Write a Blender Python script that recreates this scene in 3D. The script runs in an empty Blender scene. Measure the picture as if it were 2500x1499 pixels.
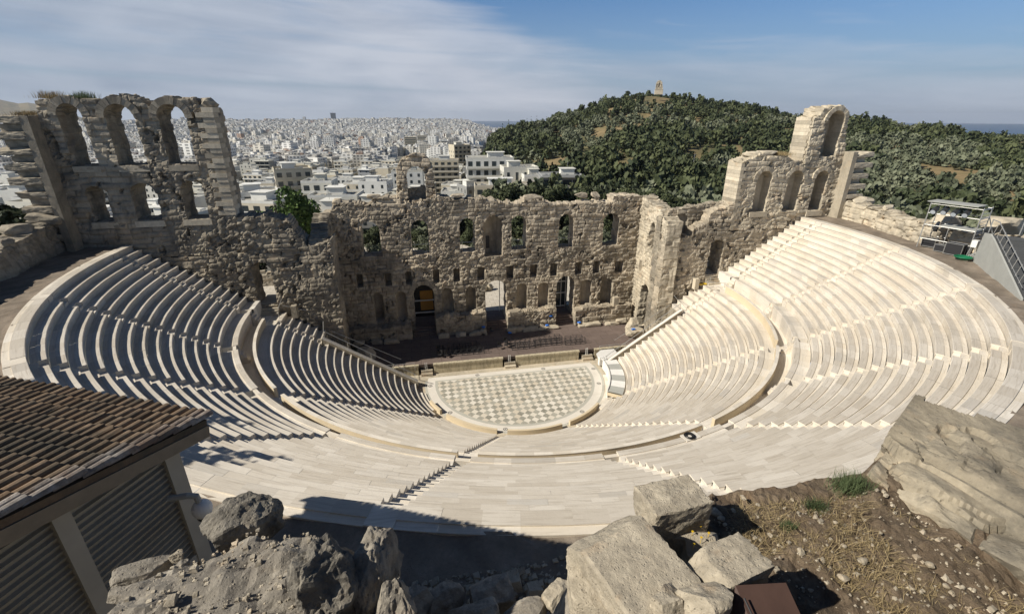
import bpy, bmesh, math, random
import numpy as np
from mathutils import Vector, Matrix, noise as mnoise
sc = bpy.context.scene
COL = sc.collection
R_ = math.radians
# ------------------------------------------------------------------ camera
CAM = np.array([-9.848, -47.277, 28.759]); FPX = 1136.264
RT = np.array([0.98066324, -0.19568807, 0.00240414]); UP = np.array([0.07146092, 0.36949867, 0.92647939]); FW = np.array([0.18218929, 0.90839249, -0.37633782])
cd = bpy.data.cameras.new('camera'); cam = bpy.data.objects.new('camera', cd); COL.objects.link(cam)
cam.matrix_world = Matrix(((RT[0], UP[0], -FW[0], CAM[0]), (RT[1], UP[1], -FW[1], CAM[1]), (RT[2], UP[2], -FW[2], CAM[2]), (0, 0, 0, 1)))
cd.sensor_width = 36; cd.lens = FPX / 2500 * 36; cd.clip_start = 0.1; cd.clip_end = 90000
sc.camera = cam
# ------------------------------------------------------------------ light
ELEV = R_(39.6)
SUN = np.array([-math.cos(ELEV) * .9874, -math.cos(ELEV) * .158, math.sin(ELEV)])     # towards the sun
ld = bpy.data.lights.new('sun', 'SUN'); ld.energy = 5.0; ld.angle = R_(.53); ld.color = (1, .93, .81)
lo = bpy.data.objects.new('sun', ld); COL.objects.link(lo); lo.location = (-60, -20, 90)
lo.rotation_euler = Vector(SUN).to_track_quat('Z', 'Y').to_euler()
sc.view_settings.view_transform = 'Standard'; sc.view_settings.look = 'None'; sc.view_settings.exposure = 0.27; sc.view_settings.gamma = 1
w = bpy.data.worlds.new('World'); sc.world = w; w.use_nodes = True
nt = w.node_tree; nt.nodes.clear()
def nn(nt, t, ins=None, **kw):
    n = nt.nodes.new(t)
    for k, v in kw.items(): setattr(n, k, v)
    if ins:
        for k, v in ins.items():
            s = n.inputs[k]
            if isinstance(v, bpy.types.NodeSocket): nt.links.new(v, s)
            else: s.default_value = v
    return n
def ramp(nt, fac, stops, interp='LINEAR'):
    n = nn(nt, 'ShaderNodeValToRGB', {'Fac': fac}); cr = n.color_ramp; cr.interpolation = interp
    while len(cr.elements) > len(stops): cr.elements.remove(cr.elements[-1])
    while len(cr.elements) < len(stops): cr.elements.new(.5)
    for e, (p, c) in zip(cr.elements, stops):
        e.position = p; e.color = (c, c, c, 1) if isinstance(c, (int, float)) else (*c, 1)
    return n.outputs['Color']
def mix(nt, f, a, b, mode='MIX'):
    n = nt.nodes.new('ShaderNodeMix'); n.data_type = 'RGBA'; n.blend_type = mode
    for i, v in ((0, f), (6, a), (7, b)):
        s = n.inputs[i]
        if isinstance(v, bpy.types.NodeSocket): nt.links.new(v, s)
        elif i == 0: s.default_value = v
        else: s.default_value = (*v, 1) if len(v) == 3 else v
    return n.outputs[2]
def math_(nt, op, a, b=0.0, c=None, clamp=False):
    n = nt.nodes.new('ShaderNodeMath'); n.operation = op; n.use_clamp = clamp
    for i, v in enumerate((a, b) if c is None else (a, b, c)):
        if isinstance(v, bpy.types.NodeSocket): nt.links.new(v, n.inputs[i])
        else: n.inputs[i].default_value = v
    return n.outputs[0]
# sky: Nishita plus thin high cloud drawn by view direction on a flat cloud deck
sky = nn(nt, 'ShaderNodeTexSky', sky_type='NISHITA', sun_disc=False, sun_elevation=ELEV, sun_rotation=math.atan2(SUN[0], SUN[1]), altitude=120, air_density=1.0, dust_density=1.2, ozone_density=2.2)
tc = nn(nt, 'ShaderNodeTexCoord')
sep = nn(nt, 'ShaderNodeSeparateXYZ', {0: tc.outputs['Generated']})
zpos = math_(nt, 'MAXIMUM', sep.outputs[2], 0.004)
nt.links.new(nn(nt, 'ShaderNodeCombineXYZ', {0: sep.outputs[0], 1: sep.outputs[1], 2: zpos}).outputs[0], sky.inputs['Vector']) if 'Vector' in sky.inputs else None
az_ = math_(nt, 'ARCTAN2', sep.outputs[0], sep.outputs[1])                      # compass direction, radians
hyp = math_(nt, 'SQRT', math_(nt, 'ADD', math_(nt, 'MULTIPLY', sep.outputs[0], sep.outputs[0]), math_(nt, 'MULTIPLY', sep.outputs[1], sep.outputs[1])))
el = math_(nt, 'DIVIDE', sep.outputs[2], math_(nt, 'MAXIMUM', hyp, .02))          # tangent of the height above the horizon
f_az = math_(nt, 'ADD', math_(nt, 'MULTIPLY', az_, 180 / math.pi / 140), 60 / 140, clamp=True)
fr = lambda d: (d + 60) / 140
edge = math_(nt, 'MULTIPLY', ramp(nt, f_az, [(fr(-60), 1.0), (fr(-5), .62), (fr(6), .43), (fr(13), .335), (fr(22), .262), (fr(30), .24), (fr(40), .225), (fr(54), .19), (fr(75), .12)]), .5)
q1 = nn(nt, 'ShaderNodeCombineXYZ', {0: math_(nt, 'MULTIPLY', az_, 2.2), 1: math_(nt, 'ADD', math_(nt, 'MULTIPLY', el, 20.0), math_(nt, 'MULTIPLY', az_, 1.1)), 2: 0.0})
q2 = nn(nt, 'ShaderNodeCombineXYZ', {0: math_(nt, 'MULTIPLY', az_, 7.0), 1: math_(nt, 'ADD', math_(nt, 'MULTIPLY', el, 60.0), math_(nt, 'MULTIPLY', az_, 2.5)), 2: 4.0})
q3 = nn(nt, 'ShaderNodeCombineXYZ', {0: math_(nt, 'MULTIPLY', az_, 3.0), 1: math_(nt, 'MULTIPLY', el, 9.0), 2: 9.0})
n1 = nn(nt, 'ShaderNodeTexNoise', {'Vector': q1.outputs[0], 'Scale': 1.0, 'Detail': 5, 'Roughness': .5, 'Distortion': .4})
n2 = nn(nt, 'ShaderNodeTexNoise', {'Vector': q2.outputs[0], 'Scale': 1.0, 'Detail': 6, 'Roughness': .55, 'Distortion': .6})
n3 = nn(nt, 'ShaderNodeTexNoise', {'Vector': q3.outputs[0], 'Scale': 1.0, 'Detail': 4, 'Roughness': .5, 'Distortion': .8})
cv = math_(nt, 'ADD', math_(nt, 'SUBTRACT', edge, el), math_(nt, 'ADD', math_(nt, 'MULTIPLY', math_(nt, 'SUBTRACT', n1.outputs[0], .5), .12), math_(nt, 'MULTIPLY', math_(nt, 'SUBTRACT', n2.outputs[0], .5), .055)))
cov = math_(nt, 'MULTIPLY', ramp(nt, math_(nt, 'MULTIPLY', cv, 6.0), [(0, 0), (.10, .22), (.34, .62), (.8, .93)]), ramp(nt, n1.outputs[0], [(.30, .50), (.50, 1)]))
# right of the summit the veil thins out below its rim
thin = math_(nt, 'SUBTRACT', 1.0, math_(nt, 'MULTIPLY', ramp(nt, f_az, [(fr(14), 0), (fr(34), 1)]), math_(nt, 'MULTIPLY', ramp(nt, math_(nt, 'MULTIPLY', cv, 8.0), [(.12, 0), (.45, .42)]), ramp(nt, n1.outputs[0], [(.36, 1), (.60, .2)]))))
cov = math_(nt, 'MULTIPLY', cov, thin)
# slanting clear streak low in the veil on the left
sk = math_(nt, 'SUBTRACT', el, math_(nt, 'ADD', .0475, math_(nt, 'MULTIPLY', az_, -.024)))
sk = math_(nt, 'ABSOLUTE', math_(nt, 'ADD', sk, math_(nt, 'MULTIPLY', math_(nt, 'SUBTRACT', n2.outputs[0], .5), .010)))
streak = math_(nt, 'MULTIPLY', ramp(nt, math_(nt, 'MULTIPLY', sk, 100.0), [(.0, .55), (.9, 0)]), ramp(nt, f_az, [(fr(-5), 1), (fr(14), 0)]))
cov = math_(nt, 'MULTIPLY', cov, math_(nt, 'SUBTRACT', 1.0, streak))
wisp = math_(nt, 'MULTIPLY', ramp(nt, n2.outputs[0], [(.60, 0), (.80, .35)]), ramp(nt, el, [(0, 1), (.25, .2)]))
cov = math_(nt, 'MAXIMUM', cov, wisp)
lum = ramp(nt, math_(nt, 'ADD', math_(nt, 'MULTIPLY', n3.outputs[0], .7), math_(nt, 'MULTIPLY', n2.outputs[0], .3)), [(.30, (.70, .74, .80)), (.62, (1.08, 1.05, 1.03))])
side = ramp(nt, f_az, [(fr(-40), (.70, .76, .82)), (fr(-10), (.98, .99, 1.0)), (fr(12), (1.06, 1.04, 1.03)), (fr(40), (.95, .97, 1.0))])
cloudc = mix(nt, 1.0, mix(nt, 1.0, lum, side, 'MULTIPLY'), (8.2, 9.0, 10.4), 'MULTIPLY')
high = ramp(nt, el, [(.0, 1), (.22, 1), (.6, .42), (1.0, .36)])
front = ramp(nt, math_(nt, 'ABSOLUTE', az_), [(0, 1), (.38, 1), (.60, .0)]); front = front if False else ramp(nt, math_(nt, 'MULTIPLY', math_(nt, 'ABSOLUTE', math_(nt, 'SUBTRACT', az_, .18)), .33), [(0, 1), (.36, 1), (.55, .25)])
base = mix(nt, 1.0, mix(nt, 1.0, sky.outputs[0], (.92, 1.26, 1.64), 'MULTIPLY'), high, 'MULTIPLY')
hz = ramp(nt, el, [(0.0, .9), (.035, .72), (.10, .40), (.20, 0)])
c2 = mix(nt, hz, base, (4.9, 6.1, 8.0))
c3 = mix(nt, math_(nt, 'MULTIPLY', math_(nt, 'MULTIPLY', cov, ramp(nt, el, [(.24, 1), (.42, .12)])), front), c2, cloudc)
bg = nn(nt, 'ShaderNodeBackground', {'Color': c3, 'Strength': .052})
nt.links.new(bg.outputs[0], nn(nt, 'ShaderNodeOutputWorld').inputs[0])

# ------------------------------------------------------------------ helpers
rng = np.random.default_rng(7); random.seed(7)
def tag(o, label=None, cat=None, group=None, kind=None):
    if label: o['label'] = label
    if cat: o['category'] = cat
    if group: o['group'] = group
    if kind: o['kind'] = kind
    return o
def empty(name, loc=(0, 0, 0), rz=0.0, label=None, cat=None, group=None):
    o = bpy.data.objects.new(name, None); COL.objects.link(o); o.location = loc; o.rotation_euler = (0, 0, rz); o.empty_display_size = .2
    return tag(o, label, cat, group)
def link(name, me, parent=None, mats=None):
    o = bpy.data.objects.new(name, me); COL.objects.link(o)
    if parent is not None: o.parent = parent
    return o
def build(name, V, F, m, parent=None, tint=None, uv=None, mi=None, smooth=False):
    """V (n,3); F list of int arrays (k,3)/(k,4); m material or list; tint per vertex; uv per vertex; mi material index per face (list like F)"""
    V = np.asarray(V, np.float32).reshape(-1, 3)
    if not isinstance(F, (list, tuple)): F = [F]
    F = [np.asarray(f, np.int64) for f in F if len(f)]
    me = bpy.data.meshes.new(name)
    loops = np.concatenate([f.ravel() for f in F]).astype(np.int32)
    tot = np.concatenate([np.full(len(f), f.shape[1]) for f in F]).astype(np.int32)
    st = np.concatenate([[0], np.cumsum(tot)[:-1]]).astype(np.int32)
    me.vertices.add(len(V)); me.vertices.foreach_set('co', V.ravel())
    me.loops.add(len(loops)); me.loops.foreach_set('vertex_index', loops)
    me.polygons.add(len(tot)); me.polygons.foreach_set('loop_start', st); me.polygons.foreach_set('loop_total', tot)
    ms = m if isinstance(m, (list, tuple)) else [m]
    for x in ms: me.materials.append(x)
    if mi is not None: me.polygons.foreach_set('material_index', np.concatenate([np.asarray(a) for a in mi]).astype(np.int32))
    if tint is not None:
        a = me.attributes.new('tint', 'FLOAT', 'POINT'); a.data.foreach_set('value', np.asarray(tint, np.float32).ravel())
    if uv is not None:
        l = me.uv_layers.new(name='uv'); l.data.foreach_set('uv', np.asarray(uv, np.float32)[loops].ravel())
    me.polygons.foreach_set('use_smooth', np.full(len(tot), smooth))
    me.update(calc_edges=True); me.validate()
    return link(name, me, parent)
BQ = np.array([[0, 3, 2, 1], [4, 5, 6, 7], [0, 1, 5, 4], [1, 2, 6, 5], [2, 3, 7, 6], [3, 0, 4, 7]])
class MB:
    """collects boxes, tubes and prisms into ONE mesh"""
    def __init__(s): s.V = []; s.Q = []; s.T = []; s.n = 0; s.t = []
    def add(s, V, Q=None, T=None, tint=None):
        V = np.asarray(V, float).reshape(-1, 3)
        if Q is not None and len(Q): s.Q.append(np.asarray(Q) + s.n)
        if T is not None and len(T): s.T.append(np.asarray(T) + s.n)
        s.V.append(V); s.n += len(V); s.t.append(np.full(len(V), random.random() if tint is None else tint))
    def box(s, c, d, rz=0.0, tint=None, jit=0.0, top=1.0):
        hx, hy, hz = d[0] / 2, d[1] / 2, d[2] / 2
        P = np.array([[-hx, -hy, -hz], [hx, -hy, -hz], [hx, hy, -hz], [-hx, hy, -hz], [-hx * top, -hy * top, hz], [hx * top, -hy * top, hz], [hx * top, hy * top, hz], [-hx * top, hy * top, hz]])
        if jit: P = P + rng.uniform(-jit, jit, P.shape)
        c_, s_ = math.cos(rz), math.sin(rz)
        P = P @ np.array([[c_, s_, 0], [-s_, c_, 0], [0, 0, 1]]) + np.asarray(c)
        s.add(P, BQ, tint=tint)
    def box2(s, a, b, tint=None, **k):
        a = np.asarray(a, float); b = np.asarray(b, float); s.box((a + b) / 2, np.abs(b - a), tint=tint, **k)
    def tube(s, pts, r, n=6, tint=None, r2=None):
        pts = [np.asarray(p, float) for p in pts]; V = []
        for i, p in enumerate(pts):
            d = (pts[min(i + 1, len(pts) - 1)] - pts[max(i - 1, 0)]); d = d / (np.linalg.norm(d) + 1e-9)
            a = np.cross(d, [0, 0, 1.0]) if abs(d[2]) < .9 else np.cross(d, [1.0, 0, 0]); a /= np.linalg.norm(a); b = np.cross(d, a)
            rr = r if r2 is None else r + (r2 - r) * i / (len(pts) - 1)
            for k in range(n):
                t = 2 * math.pi * k / n; V.append(p + rr * (math.cos(t) * a + math.sin(t) * b))
        Q = [[i * n + k, i * n + (k + 1) % n, (i + 1) * n + (k + 1) % n, (i + 1) * n + k] for i in range(len(pts) - 1) for k in range(n)]
        m = len(V); V.append(pts[0]); V.append(pts[-1]); l = (len(pts) - 1) * n
        T = [[m, (k + 1) % n, k] for k in range(n)] + [[m + 1, l + k, l + (k + 1) % n] for k in range(n)]
        s.add(V, Q, T, tint)
    def prism(s, poly, z0, z1, tint=None):
        n = len(poly); V = [(x, y, z0) for x, y in poly] + [(x, y, z1) for x, y in poly]
        Q = [[i, (i + 1) % n, n + (i + 1) % n, n + i] for i in range(n)]
        c = np.mean(poly, axis=0); V += [(c[0], c[1], z0), (c[0], c[1], z1)]
        T = [[2 * n, (i + 1) % n, i] for i in range(n)] + [[2 * n + 1, n + i, n + (i + 1) % n] for i in range(n)]
        s.add(V, Q, T, tint)
    def build(s, name, m, parent=None, smooth=False):
        V = np.concatenate(s.V); F = []
        if s.Q: F.append(np.concatenate(s.Q))
        if s.T: F.append(np.concatenate(s.T))
        return build(name, V, F, m, parent, tint=np.concatenate(s.t), uv=V[:, :2] + V[:, 2:3] * .7, smooth=smooth)
def hsh(ix, iy, seed):
    h = (ix.astype(np.int64) * 374761393 + iy.astype(np.int64) * 668265263 + seed * 1442695041) & 0xffffffff
    h = ((h ^ (h >> 13)) * 1274126177) & 0xffffffff
    return ((h ^ (h >> 16)) & 0xffffff) / float(0xffffff)
def vnoise(x, y, seed=0):
    ix = np.floor(x); iy = np.floor(y); fx = x - ix; fy = y - iy; fx = fx * fx * (3 - 2 * fx); fy = fy * fy * (3 - 2 * fy)
    a = hsh(ix, iy, seed); b = hsh(ix + 1, iy, seed); c = hsh(ix, iy + 1, seed); d = hsh(ix + 1, iy + 1, seed)
    return (a + (b - a) * fx) * (1 - fy) + (c + (d - c) * fx) * fy
def fbm(x, y, seed=0, oct=4, rough=.5):
    v = 0; a = 1; t = 0
    for o in range(oct): v = v + a * vnoise(x * 2 ** o, y * 2 ** o, seed + o * 17); t += a; a *= rough
    return v / t
def worley(x, y, seed=0):
    ix = np.floor(x); iy = np.floor(y); d1 = np.full(np.shape(x), 9.0); idv = np.zeros(np.shape(x)); d2 = d1.copy()
    for ox in (-1, 0, 1):
        for oy in (-1, 0, 1):
            jx = hsh(ix + ox, iy + oy, seed); jy = hsh(ix + ox, iy + oy, seed + 5)
            d = np.hypot(ix + ox + jx - x, iy + oy + jy - y); m = d < d1
            d2 = np.where(m, d1, np.minimum(d2, d)); idv = np.where(m, hsh(ix + ox, iy + oy, seed + 9), idv); d1 = np.minimum(d1, d)
    return d1, d2, idv
# ------------------------------------------------------------------ materials
def newmat(name):
    m = bpy.data.materials.new(name); m.use_nodes = True; nt = m.node_tree; b = nt.nodes['Principled BSDF']; return m, nt, b
def plain(name, col, rough=.6, metal=0.0, var=.12, scale=3.0, bump=0.0, spec=.4):
    m, nt, b = newmat(name); tc = nn(nt, 'ShaderNodeTexCoord')
    n = nn(nt, 'ShaderNodeTexNoise', {'Vector': tc.outputs['Object'], 'Scale': scale, 'Detail': 5, 'Roughness': .6})
    at = nn(nt, 'ShaderNodeAttribute', attribute_name='tint')
    f = math_(nt, 'ADD', math_(nt, 'MULTIPLY', math_(nt, 'SUBTRACT', n.outputs[0], .5), 2 * var), math_(nt, 'MULTIPLY', math_(nt, 'SUBTRACT', at.outputs['Fac'], .5), var))
    c = mix(nt, 1.0, col, nn(nt, 'ShaderNodeCombineColor', {0: math_(nt, 'ADD', f, 1.0), 1: math_(nt, 'ADD', f, 1.0), 2: math_(nt, 'ADD', f, 1.0)}).outputs[0], 'MULTIPLY')
    nt.links.new(c, b.inputs['Base Color']); b.inputs['Roughness'].default_value = rough; b.inputs['Metallic'].default_value = metal; b.inputs['Specular IOR Level'].default_value = spec
    if bump:
        bp = nn(nt, 'ShaderNodeBump', {'Height': n.outputs[0], 'Strength': .6, 'Distance': bump}); nt.links.new(bp.outputs[0], b.inputs['Normal'])
    return m
def stone(name, ca, cb, dark=(.10, .092, .078), darkamt=.5, scale=1.0, bump=.05, pits=.5, tintamt=.55, ocean=0):
    m, nt, b = newmat(name); tc = nn(nt, 'ShaderNodeTexCoord'); P = tc.outputs['Object']
    n1 = nn(nt, 'ShaderNodeTexNoise', {'Vector': P, 'Scale': .55 * scale, 'Detail': 6, 'Roughness': .62})
    n2 = nn(nt, 'ShaderNodeTexNoise', {'Vector': P, 'Scale': 3.2 * scale, 'Detail': 9, 'Roughness': .72})
    n3 = nn(nt, 'ShaderNodeTexNoise', {'Vector': P, 'Scale': .23 * scale, 'Detail': 8, 'Roughness': .68, 'Distortion': .6})
    v = nn(nt, 'ShaderNodeTexVoronoi', {'Vector': P, 'Scale': 5.5 * scale, 'Randomness': 1.0}); v.feature = 'F1'
    at = nn(nt, 'ShaderNodeAttribute', attribute_name='tint')
    c = mix(nt, ramp(nt, n1.outputs[0], [(.35, 0), (.66, 1)]), ca, cb)
    c = mix(nt, ramp(nt, n2.outputs[0], [(.35, .55), (.75, 0)]), c, tuple(x * .55 for x in ca))
    c = mix(nt, tintamt, c, mix(nt, 1.0, c, ramp(nt, at.outputs['Fac'], [(0, .42), (.5, .95), (1, 1.45)]), 'MULTIPLY'))
    n5 = nn(nt, 'ShaderNodeTexNoise', {'Vector': nn(nt, 'ShaderNodeMapping', {'Vector': P, 'Scale': (1.3 * scale, 1.3 * scale, .22 * scale), 'Location': (7, 3, 1)}).outputs[0], 'Scale': 1.0, 'Detail': 6, 'Roughness': .6})
    c = mix(nt, math_(nt, 'MULTIPLY', ramp(nt, n5.outputs[0], [(.53, 0), (.66, 1)]), darkamt * .8), c, tuple(x * 1.3 for x in dark))
    n6 = nn(nt, 'ShaderNodeTexNoise', {'Vector': nn(nt, 'ShaderNodeMapping', {'Vector': P, 'Location': (31, 13, 5)}).outputs[0], 'Scale': .7 * scale, 'Detail': 5, 'Roughness': .6})
    c = mix(nt, math_(nt, 'MULTIPLY', ramp(nt, n6.outputs[0], [(.56, 0), (.70, 1)]), .26), c, (ca[0] * 1.05, ca[1] * .78, ca[2] * .55))
    c = mix(nt, math_(nt, 'MULTIPLY', ramp(nt, n3.outputs[0], [(.47, 0), (.62, 1)]), darkamt), c, dark)
    c = mix(nt, math_(nt, 'MULTIPLY', ramp(nt, v.outputs['Distance'], [(.0, 1), (.16, 0)]), pits), c, tuple(x * .6 for x in dark))
    nt.links.new(c, b.inputs['Base Color']); b.inputs['Roughness'].default_value = .92; b.inputs['Specular IOR Level'].default_value = .15
    h = math_(nt, 'ADD', n2.outputs[0], math_(nt, 'MULTIPLY', ramp(nt, v.outputs['Distance'], [(0, 0), (.3, 1)]), .35))
    bp = nn(nt, 'ShaderNodeBump', {'Height': h, 'Strength': .9, 'Distance': bump}); nt.links.new(bp.outputs[0], b.inputs['Normal'])
    return m
def marble(name, ca, cb, streak=(.36, .32, .27), samt=.42, weather=.25):
    m, nt, b = newmat(name); uv = nn(nt, 'ShaderNodeUVMap', uv_map='uv'); at = nn(nt, 'ShaderNodeAttribute', attribute_name='tint')
    off = nn(nt, 'ShaderNodeCombineXYZ', {0: math_(nt, 'MULTIPLY', at.outputs['Fac'], 37.0), 1: math_(nt, 'MULTIPLY', at.outputs['Fac'], 91.0), 2: 0.0})
    va = nn(nt, 'ShaderNodeVectorMath', {0: uv.outputs[0], 1: off.outputs[0]}); va.operation = 'ADD'
    mp = nn(nt, 'ShaderNodeMapping', {'Vector': va.outputs[0], 'Scale': (.55, 11, 1)})
    n1 = nn(nt, 'ShaderNodeTexNoise', {'Vector': mp.outputs[0], 'Scale': 1.0, 'Detail': 7, 'Roughness': .62, 'Distortion': .9})
    tc = nn(nt, 'ShaderNodeTexCoord')
    n2 = nn(nt, 'ShaderNodeTexNoise', {'Vector': tc.outputs['Object'], 'Scale': .35, 'Detail': 7, 'Roughness': .65})
    n3 = nn(nt, 'ShaderNodeTexNoise', {'Vector': tc.outputs['Object'], 'Scale': 9, 'Detail': 6, 'Roughness': .7})
    c = mix(nt, at.outputs['Fac'], ca, cb)
    frac = math_(nt, 'FRACT', math_(nt, 'MULTIPLY', at.outputs['Fac'], 13.7))
    c = mix(nt, math_(nt, 'MULTIPLY', ramp(nt, frac, [(.90, 0), (.99, 1)]), .4), c, (.38, .37, .35))
    c = mix(nt, math_(nt, 'MULTIPLY', ramp(nt, n1.outputs[0], [(.50, 0), (.70, 1)]), samt), c, streak)
    c = mix(nt, math_(nt, 'MULTIPLY', ramp(nt, n2.outputs[0], [(.48, 0), (.72, 1)]), weather), c, (.40, .355, .29))
    c = mix(nt, math_(nt, 'MULTIPLY', ramp(nt, n3.outputs[0], [(.58, 0), (.75, 1)]), .35), c, tuple(x * .72 for x in ca))
    nt.links.new(c, b.inputs['Base Color']); b.inputs['Roughness'].default_value = .62; b.inputs['Specular IOR Level'].default_value = .3
    bp = nn(nt, 'ShaderNodeBump', {'Height': n3.outputs[0], 'Strength': .35, 'Distance': .02}); nt.links.new(bp.outputs[0], b.inputs['Normal'])
    return m
M = {}
M['wall'] = stone('ruined_wall_stone', (.47, .402, .305), (.61, .535, .42), darkamt=.62)
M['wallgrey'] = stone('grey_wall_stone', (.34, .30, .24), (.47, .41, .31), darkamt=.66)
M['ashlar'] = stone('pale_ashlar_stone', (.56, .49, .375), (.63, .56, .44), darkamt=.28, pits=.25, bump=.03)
M['block'] = stone('block_stone', (.50, .44, .34), (.56, .49, .38), dark=(.17, .15, .125), darkamt=.35, scale=2.2, bump=.03)
M['grey_rock'] = stone('grey_rock_stone', (.30, .275, .235), (.42, .38, .32), dark=(.085, .08, .075), darkamt=.75, scale=2.4, bump=.03)
M['dark_rock'] = stone('dark_rock_stone', (.16, .15, .135), (.36, .325, .27), dark=(.05, .05, .05), darkamt=.8, scale=2.6, bump=.04)
M['slab'] = stone('weathered_slab_stone', (.40, .355, .28), (.50, .455, .37), dark=(.13, .12, .105), darkamt=.7, scale=1.5, bump=.02)
M['dirt'] = stone('promenade_dirt', (.25, .205, .16), (.33, .28, .225), dark=(.15, .125, .1), darkamt=.5, scale=2.0, bump=.03, pits=.3)
M['soil'] = stone('dry_soil', (.20, .15, .105), (.30, .235, .17), dark=(.09, .068, .05), darkamt=.55, scale=3.2, bump=.03, pits=.3)
M['marble'] = marble('seat_marble', (.64, .575, .475), (.72, .67, .59), streak=(.38, .325, .25), weather=.46, samt=.55)
M['marble_top'] = marble('grey_seat_top_marble', (.50, .452, .382), (.61, .565, .495), streak=(.30, .255, .20), weather=.5, samt=.6)  # greyer than the marble of the risers
M['marble_white'] = marble('new_white_marble', (.65, .605, .53), (.72, .685, .62), samt=.25, weather=.25)
M['cream'] = plain('cream_plaster', (.60, .505, .355), .7, var=.07, scale=1.5, bump=.01)
M['tileA'] = None
M['steel'] = plain('galvanised_steel', (.48, .48, .46), .4, .6)
M['whitesteel'] = plain('white_painted_steel', (.74, .73, .70), .5)
M['black'] = plain('black_metal', (.022, .022, .024), .5)
M['blacklamp'] = plain('black_lamp_housing', (.03, .032, .035), .4)
M['lens'] = plain('lamp_glass', (.42, .46, .50), .2)
M['glass'] = plain('dark_window_glass', (.035, .045, .05), .15, spec=.7)
M['orange'] = plain('orange_wood_panel', (.50, .25, .045), .6)
M['blue'] = plain('blue_plastic', (.03, .17, .62), .5)
M['green'] = plain('green_hose_rubber', (.01, .14, .065), .45)
M['yellow'] = plain('yellow_paint', (.75, .5, .03), .5)
M['greyfab'] = plain('grey_cement_board', (.36, .365, .34), .8, var=.2, scale=1.2, bump=.01)
M['darkmat'] = plain('dark_grey_tread', (.075, .078, .08), .8)
M['rust'] = plain('rust_brown_steel', (.075, .042, .032), .65, .0, var=.35, scale=6, bump=.004)
M['wood'] = plain('weathered_fascia_wood', (.20, .165, .12), .8, var=.35, scale=5)
M['cable'] = plain('black_cable', (.02, .02, .02), .5)
M['bark'] = plain('tree_bark', (.10, .08, .06), .9, var=.3)
def boards(name, col, col2, sx, sy, rough=.8, rot=0.0, mort=.02, coord='Object', sc2=1.0):
    m, nt, b = newmat(name); tc = nn(nt, 'ShaderNodeTexCoord')
    mp = nn(nt, 'ShaderNodeMapping', {'Vector': tc.outputs[coord], 'Rotation': (0, 0, rot)})
    br = nn(nt, 'ShaderNodeTexBrick', {'Vector': mp.outputs[0], 'Color1': (*col, 1), 'Color2': (*col2, 1), 'Mortar': tuple(x * .45 for x in col) + (1,), 'Scale': 1.0, 'Mortar Size': mort, 'Brick Width': sx, 'Row Height': sy})
    n = nn(nt, 'ShaderNodeTexNoise', {'Vector': tc.outputs['Object'], 'Scale': 1.2, 'Detail': 8, 'Roughness': .7})
    c = mix(nt, ramp(nt, n.outputs[0], [(.35, .45), (.7, 0)]), br.outputs[0], tuple(x * .5 for x in col))
    nt.links.new(c, b.inputs['Base Color']); b.inputs['Roughness'].default_value = rough; b.inputs['Specular IOR Level'].default_value = .15
    return m
M['stage'] = boards('stage_boards', (.165, .128, .112), (.20, .155, .135), 2.4, 1.2)
M['paving'] = boards('pale_plaza_paving', (.55, .5, .42), (.62, .57, .49), 1.4, .9, mort=.03)
def stagefront():
    m, nt, b = newmat('stained_plaster'); tc = nn(nt, 'ShaderNodeTexCoord')
    mp = nn(nt, 'ShaderNodeMapping', {'Vector': tc.outputs['Object'], 'Scale': (3.5, 3.5, .8)})
    n = nn(nt, 'ShaderNodeTexNoise', {'Vector': mp.outputs[0], 'Scale': 1.0, 'Detail': 8, 'Roughness': .7})
    c = mix(nt, ramp(nt, n.outputs[0], [(.45, 0), (.68, 1)]), (.50, .44, .31), (.22, .19, .135))
    nt.links.new(c, b.inputs['Base Color']); b.inputs['Roughness'].default_value = .85; return m
M['stagefront'] = stagefront()
def checker():
    m, nt, b = newmat('orchestra_marble_tiles'); tc = nn(nt, 'ShaderNodeTexCoord')
    mp = nn(nt, 'ShaderNodeMapping', {'Vector': tc.outputs['Object'], 'Rotation': (0, 0, R_(45)), 'Scale': (1 / .60,) * 3})
    fl = nn(nt, 'ShaderNodeVectorMath', {0: mp.outputs[0]}); fl.operation = 'FLOOR'
    s = nn(nt, 'ShaderNodeSeparateXYZ', {0: fl.outputs[0]})
    par = math_(nt, 'MODULO', math_(nt, 'ABSOLUTE', math_(nt, 'ADD', s.outputs[0], s.outputs[1])), 2.0)
    cb = nn(nt, 'ShaderNodeCombineXYZ', {0: s.outputs[0], 1: s.outputs[1], 2: 0.0})
    wn = nn(nt, 'ShaderNodeTexWhiteNoise', {'Vector': cb.outputs[0]})
    n = nn(nt, 'ShaderNodeTexNoise', {'Vector': nn(nt, 'ShaderNodeMapping', {'Vector': mp.outputs[0], 'Scale': (1.5, 9, 1)}).outputs[0], 'Scale': 1, 'Detail': 5, 'Distortion': .5})
    white = mix(nt, wn.outputs[0], (.56, .50, .40), (.69, .65, .57)); grey = mix(nt, wn.outputs[0], (.22, .21, .17), (.36, .345, .29))
    grey = mix(nt, ramp(nt, n.outputs[0], [(.5, 0), (.65, .55)]), grey, (.56, .54, .47))
    c = mix(nt, par, white, grey)
    nt.links.new(c, b.inputs['Base Color']); b.inputs['Roughness'].default_value = .6; return m
M['checker'] = checker()
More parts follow.
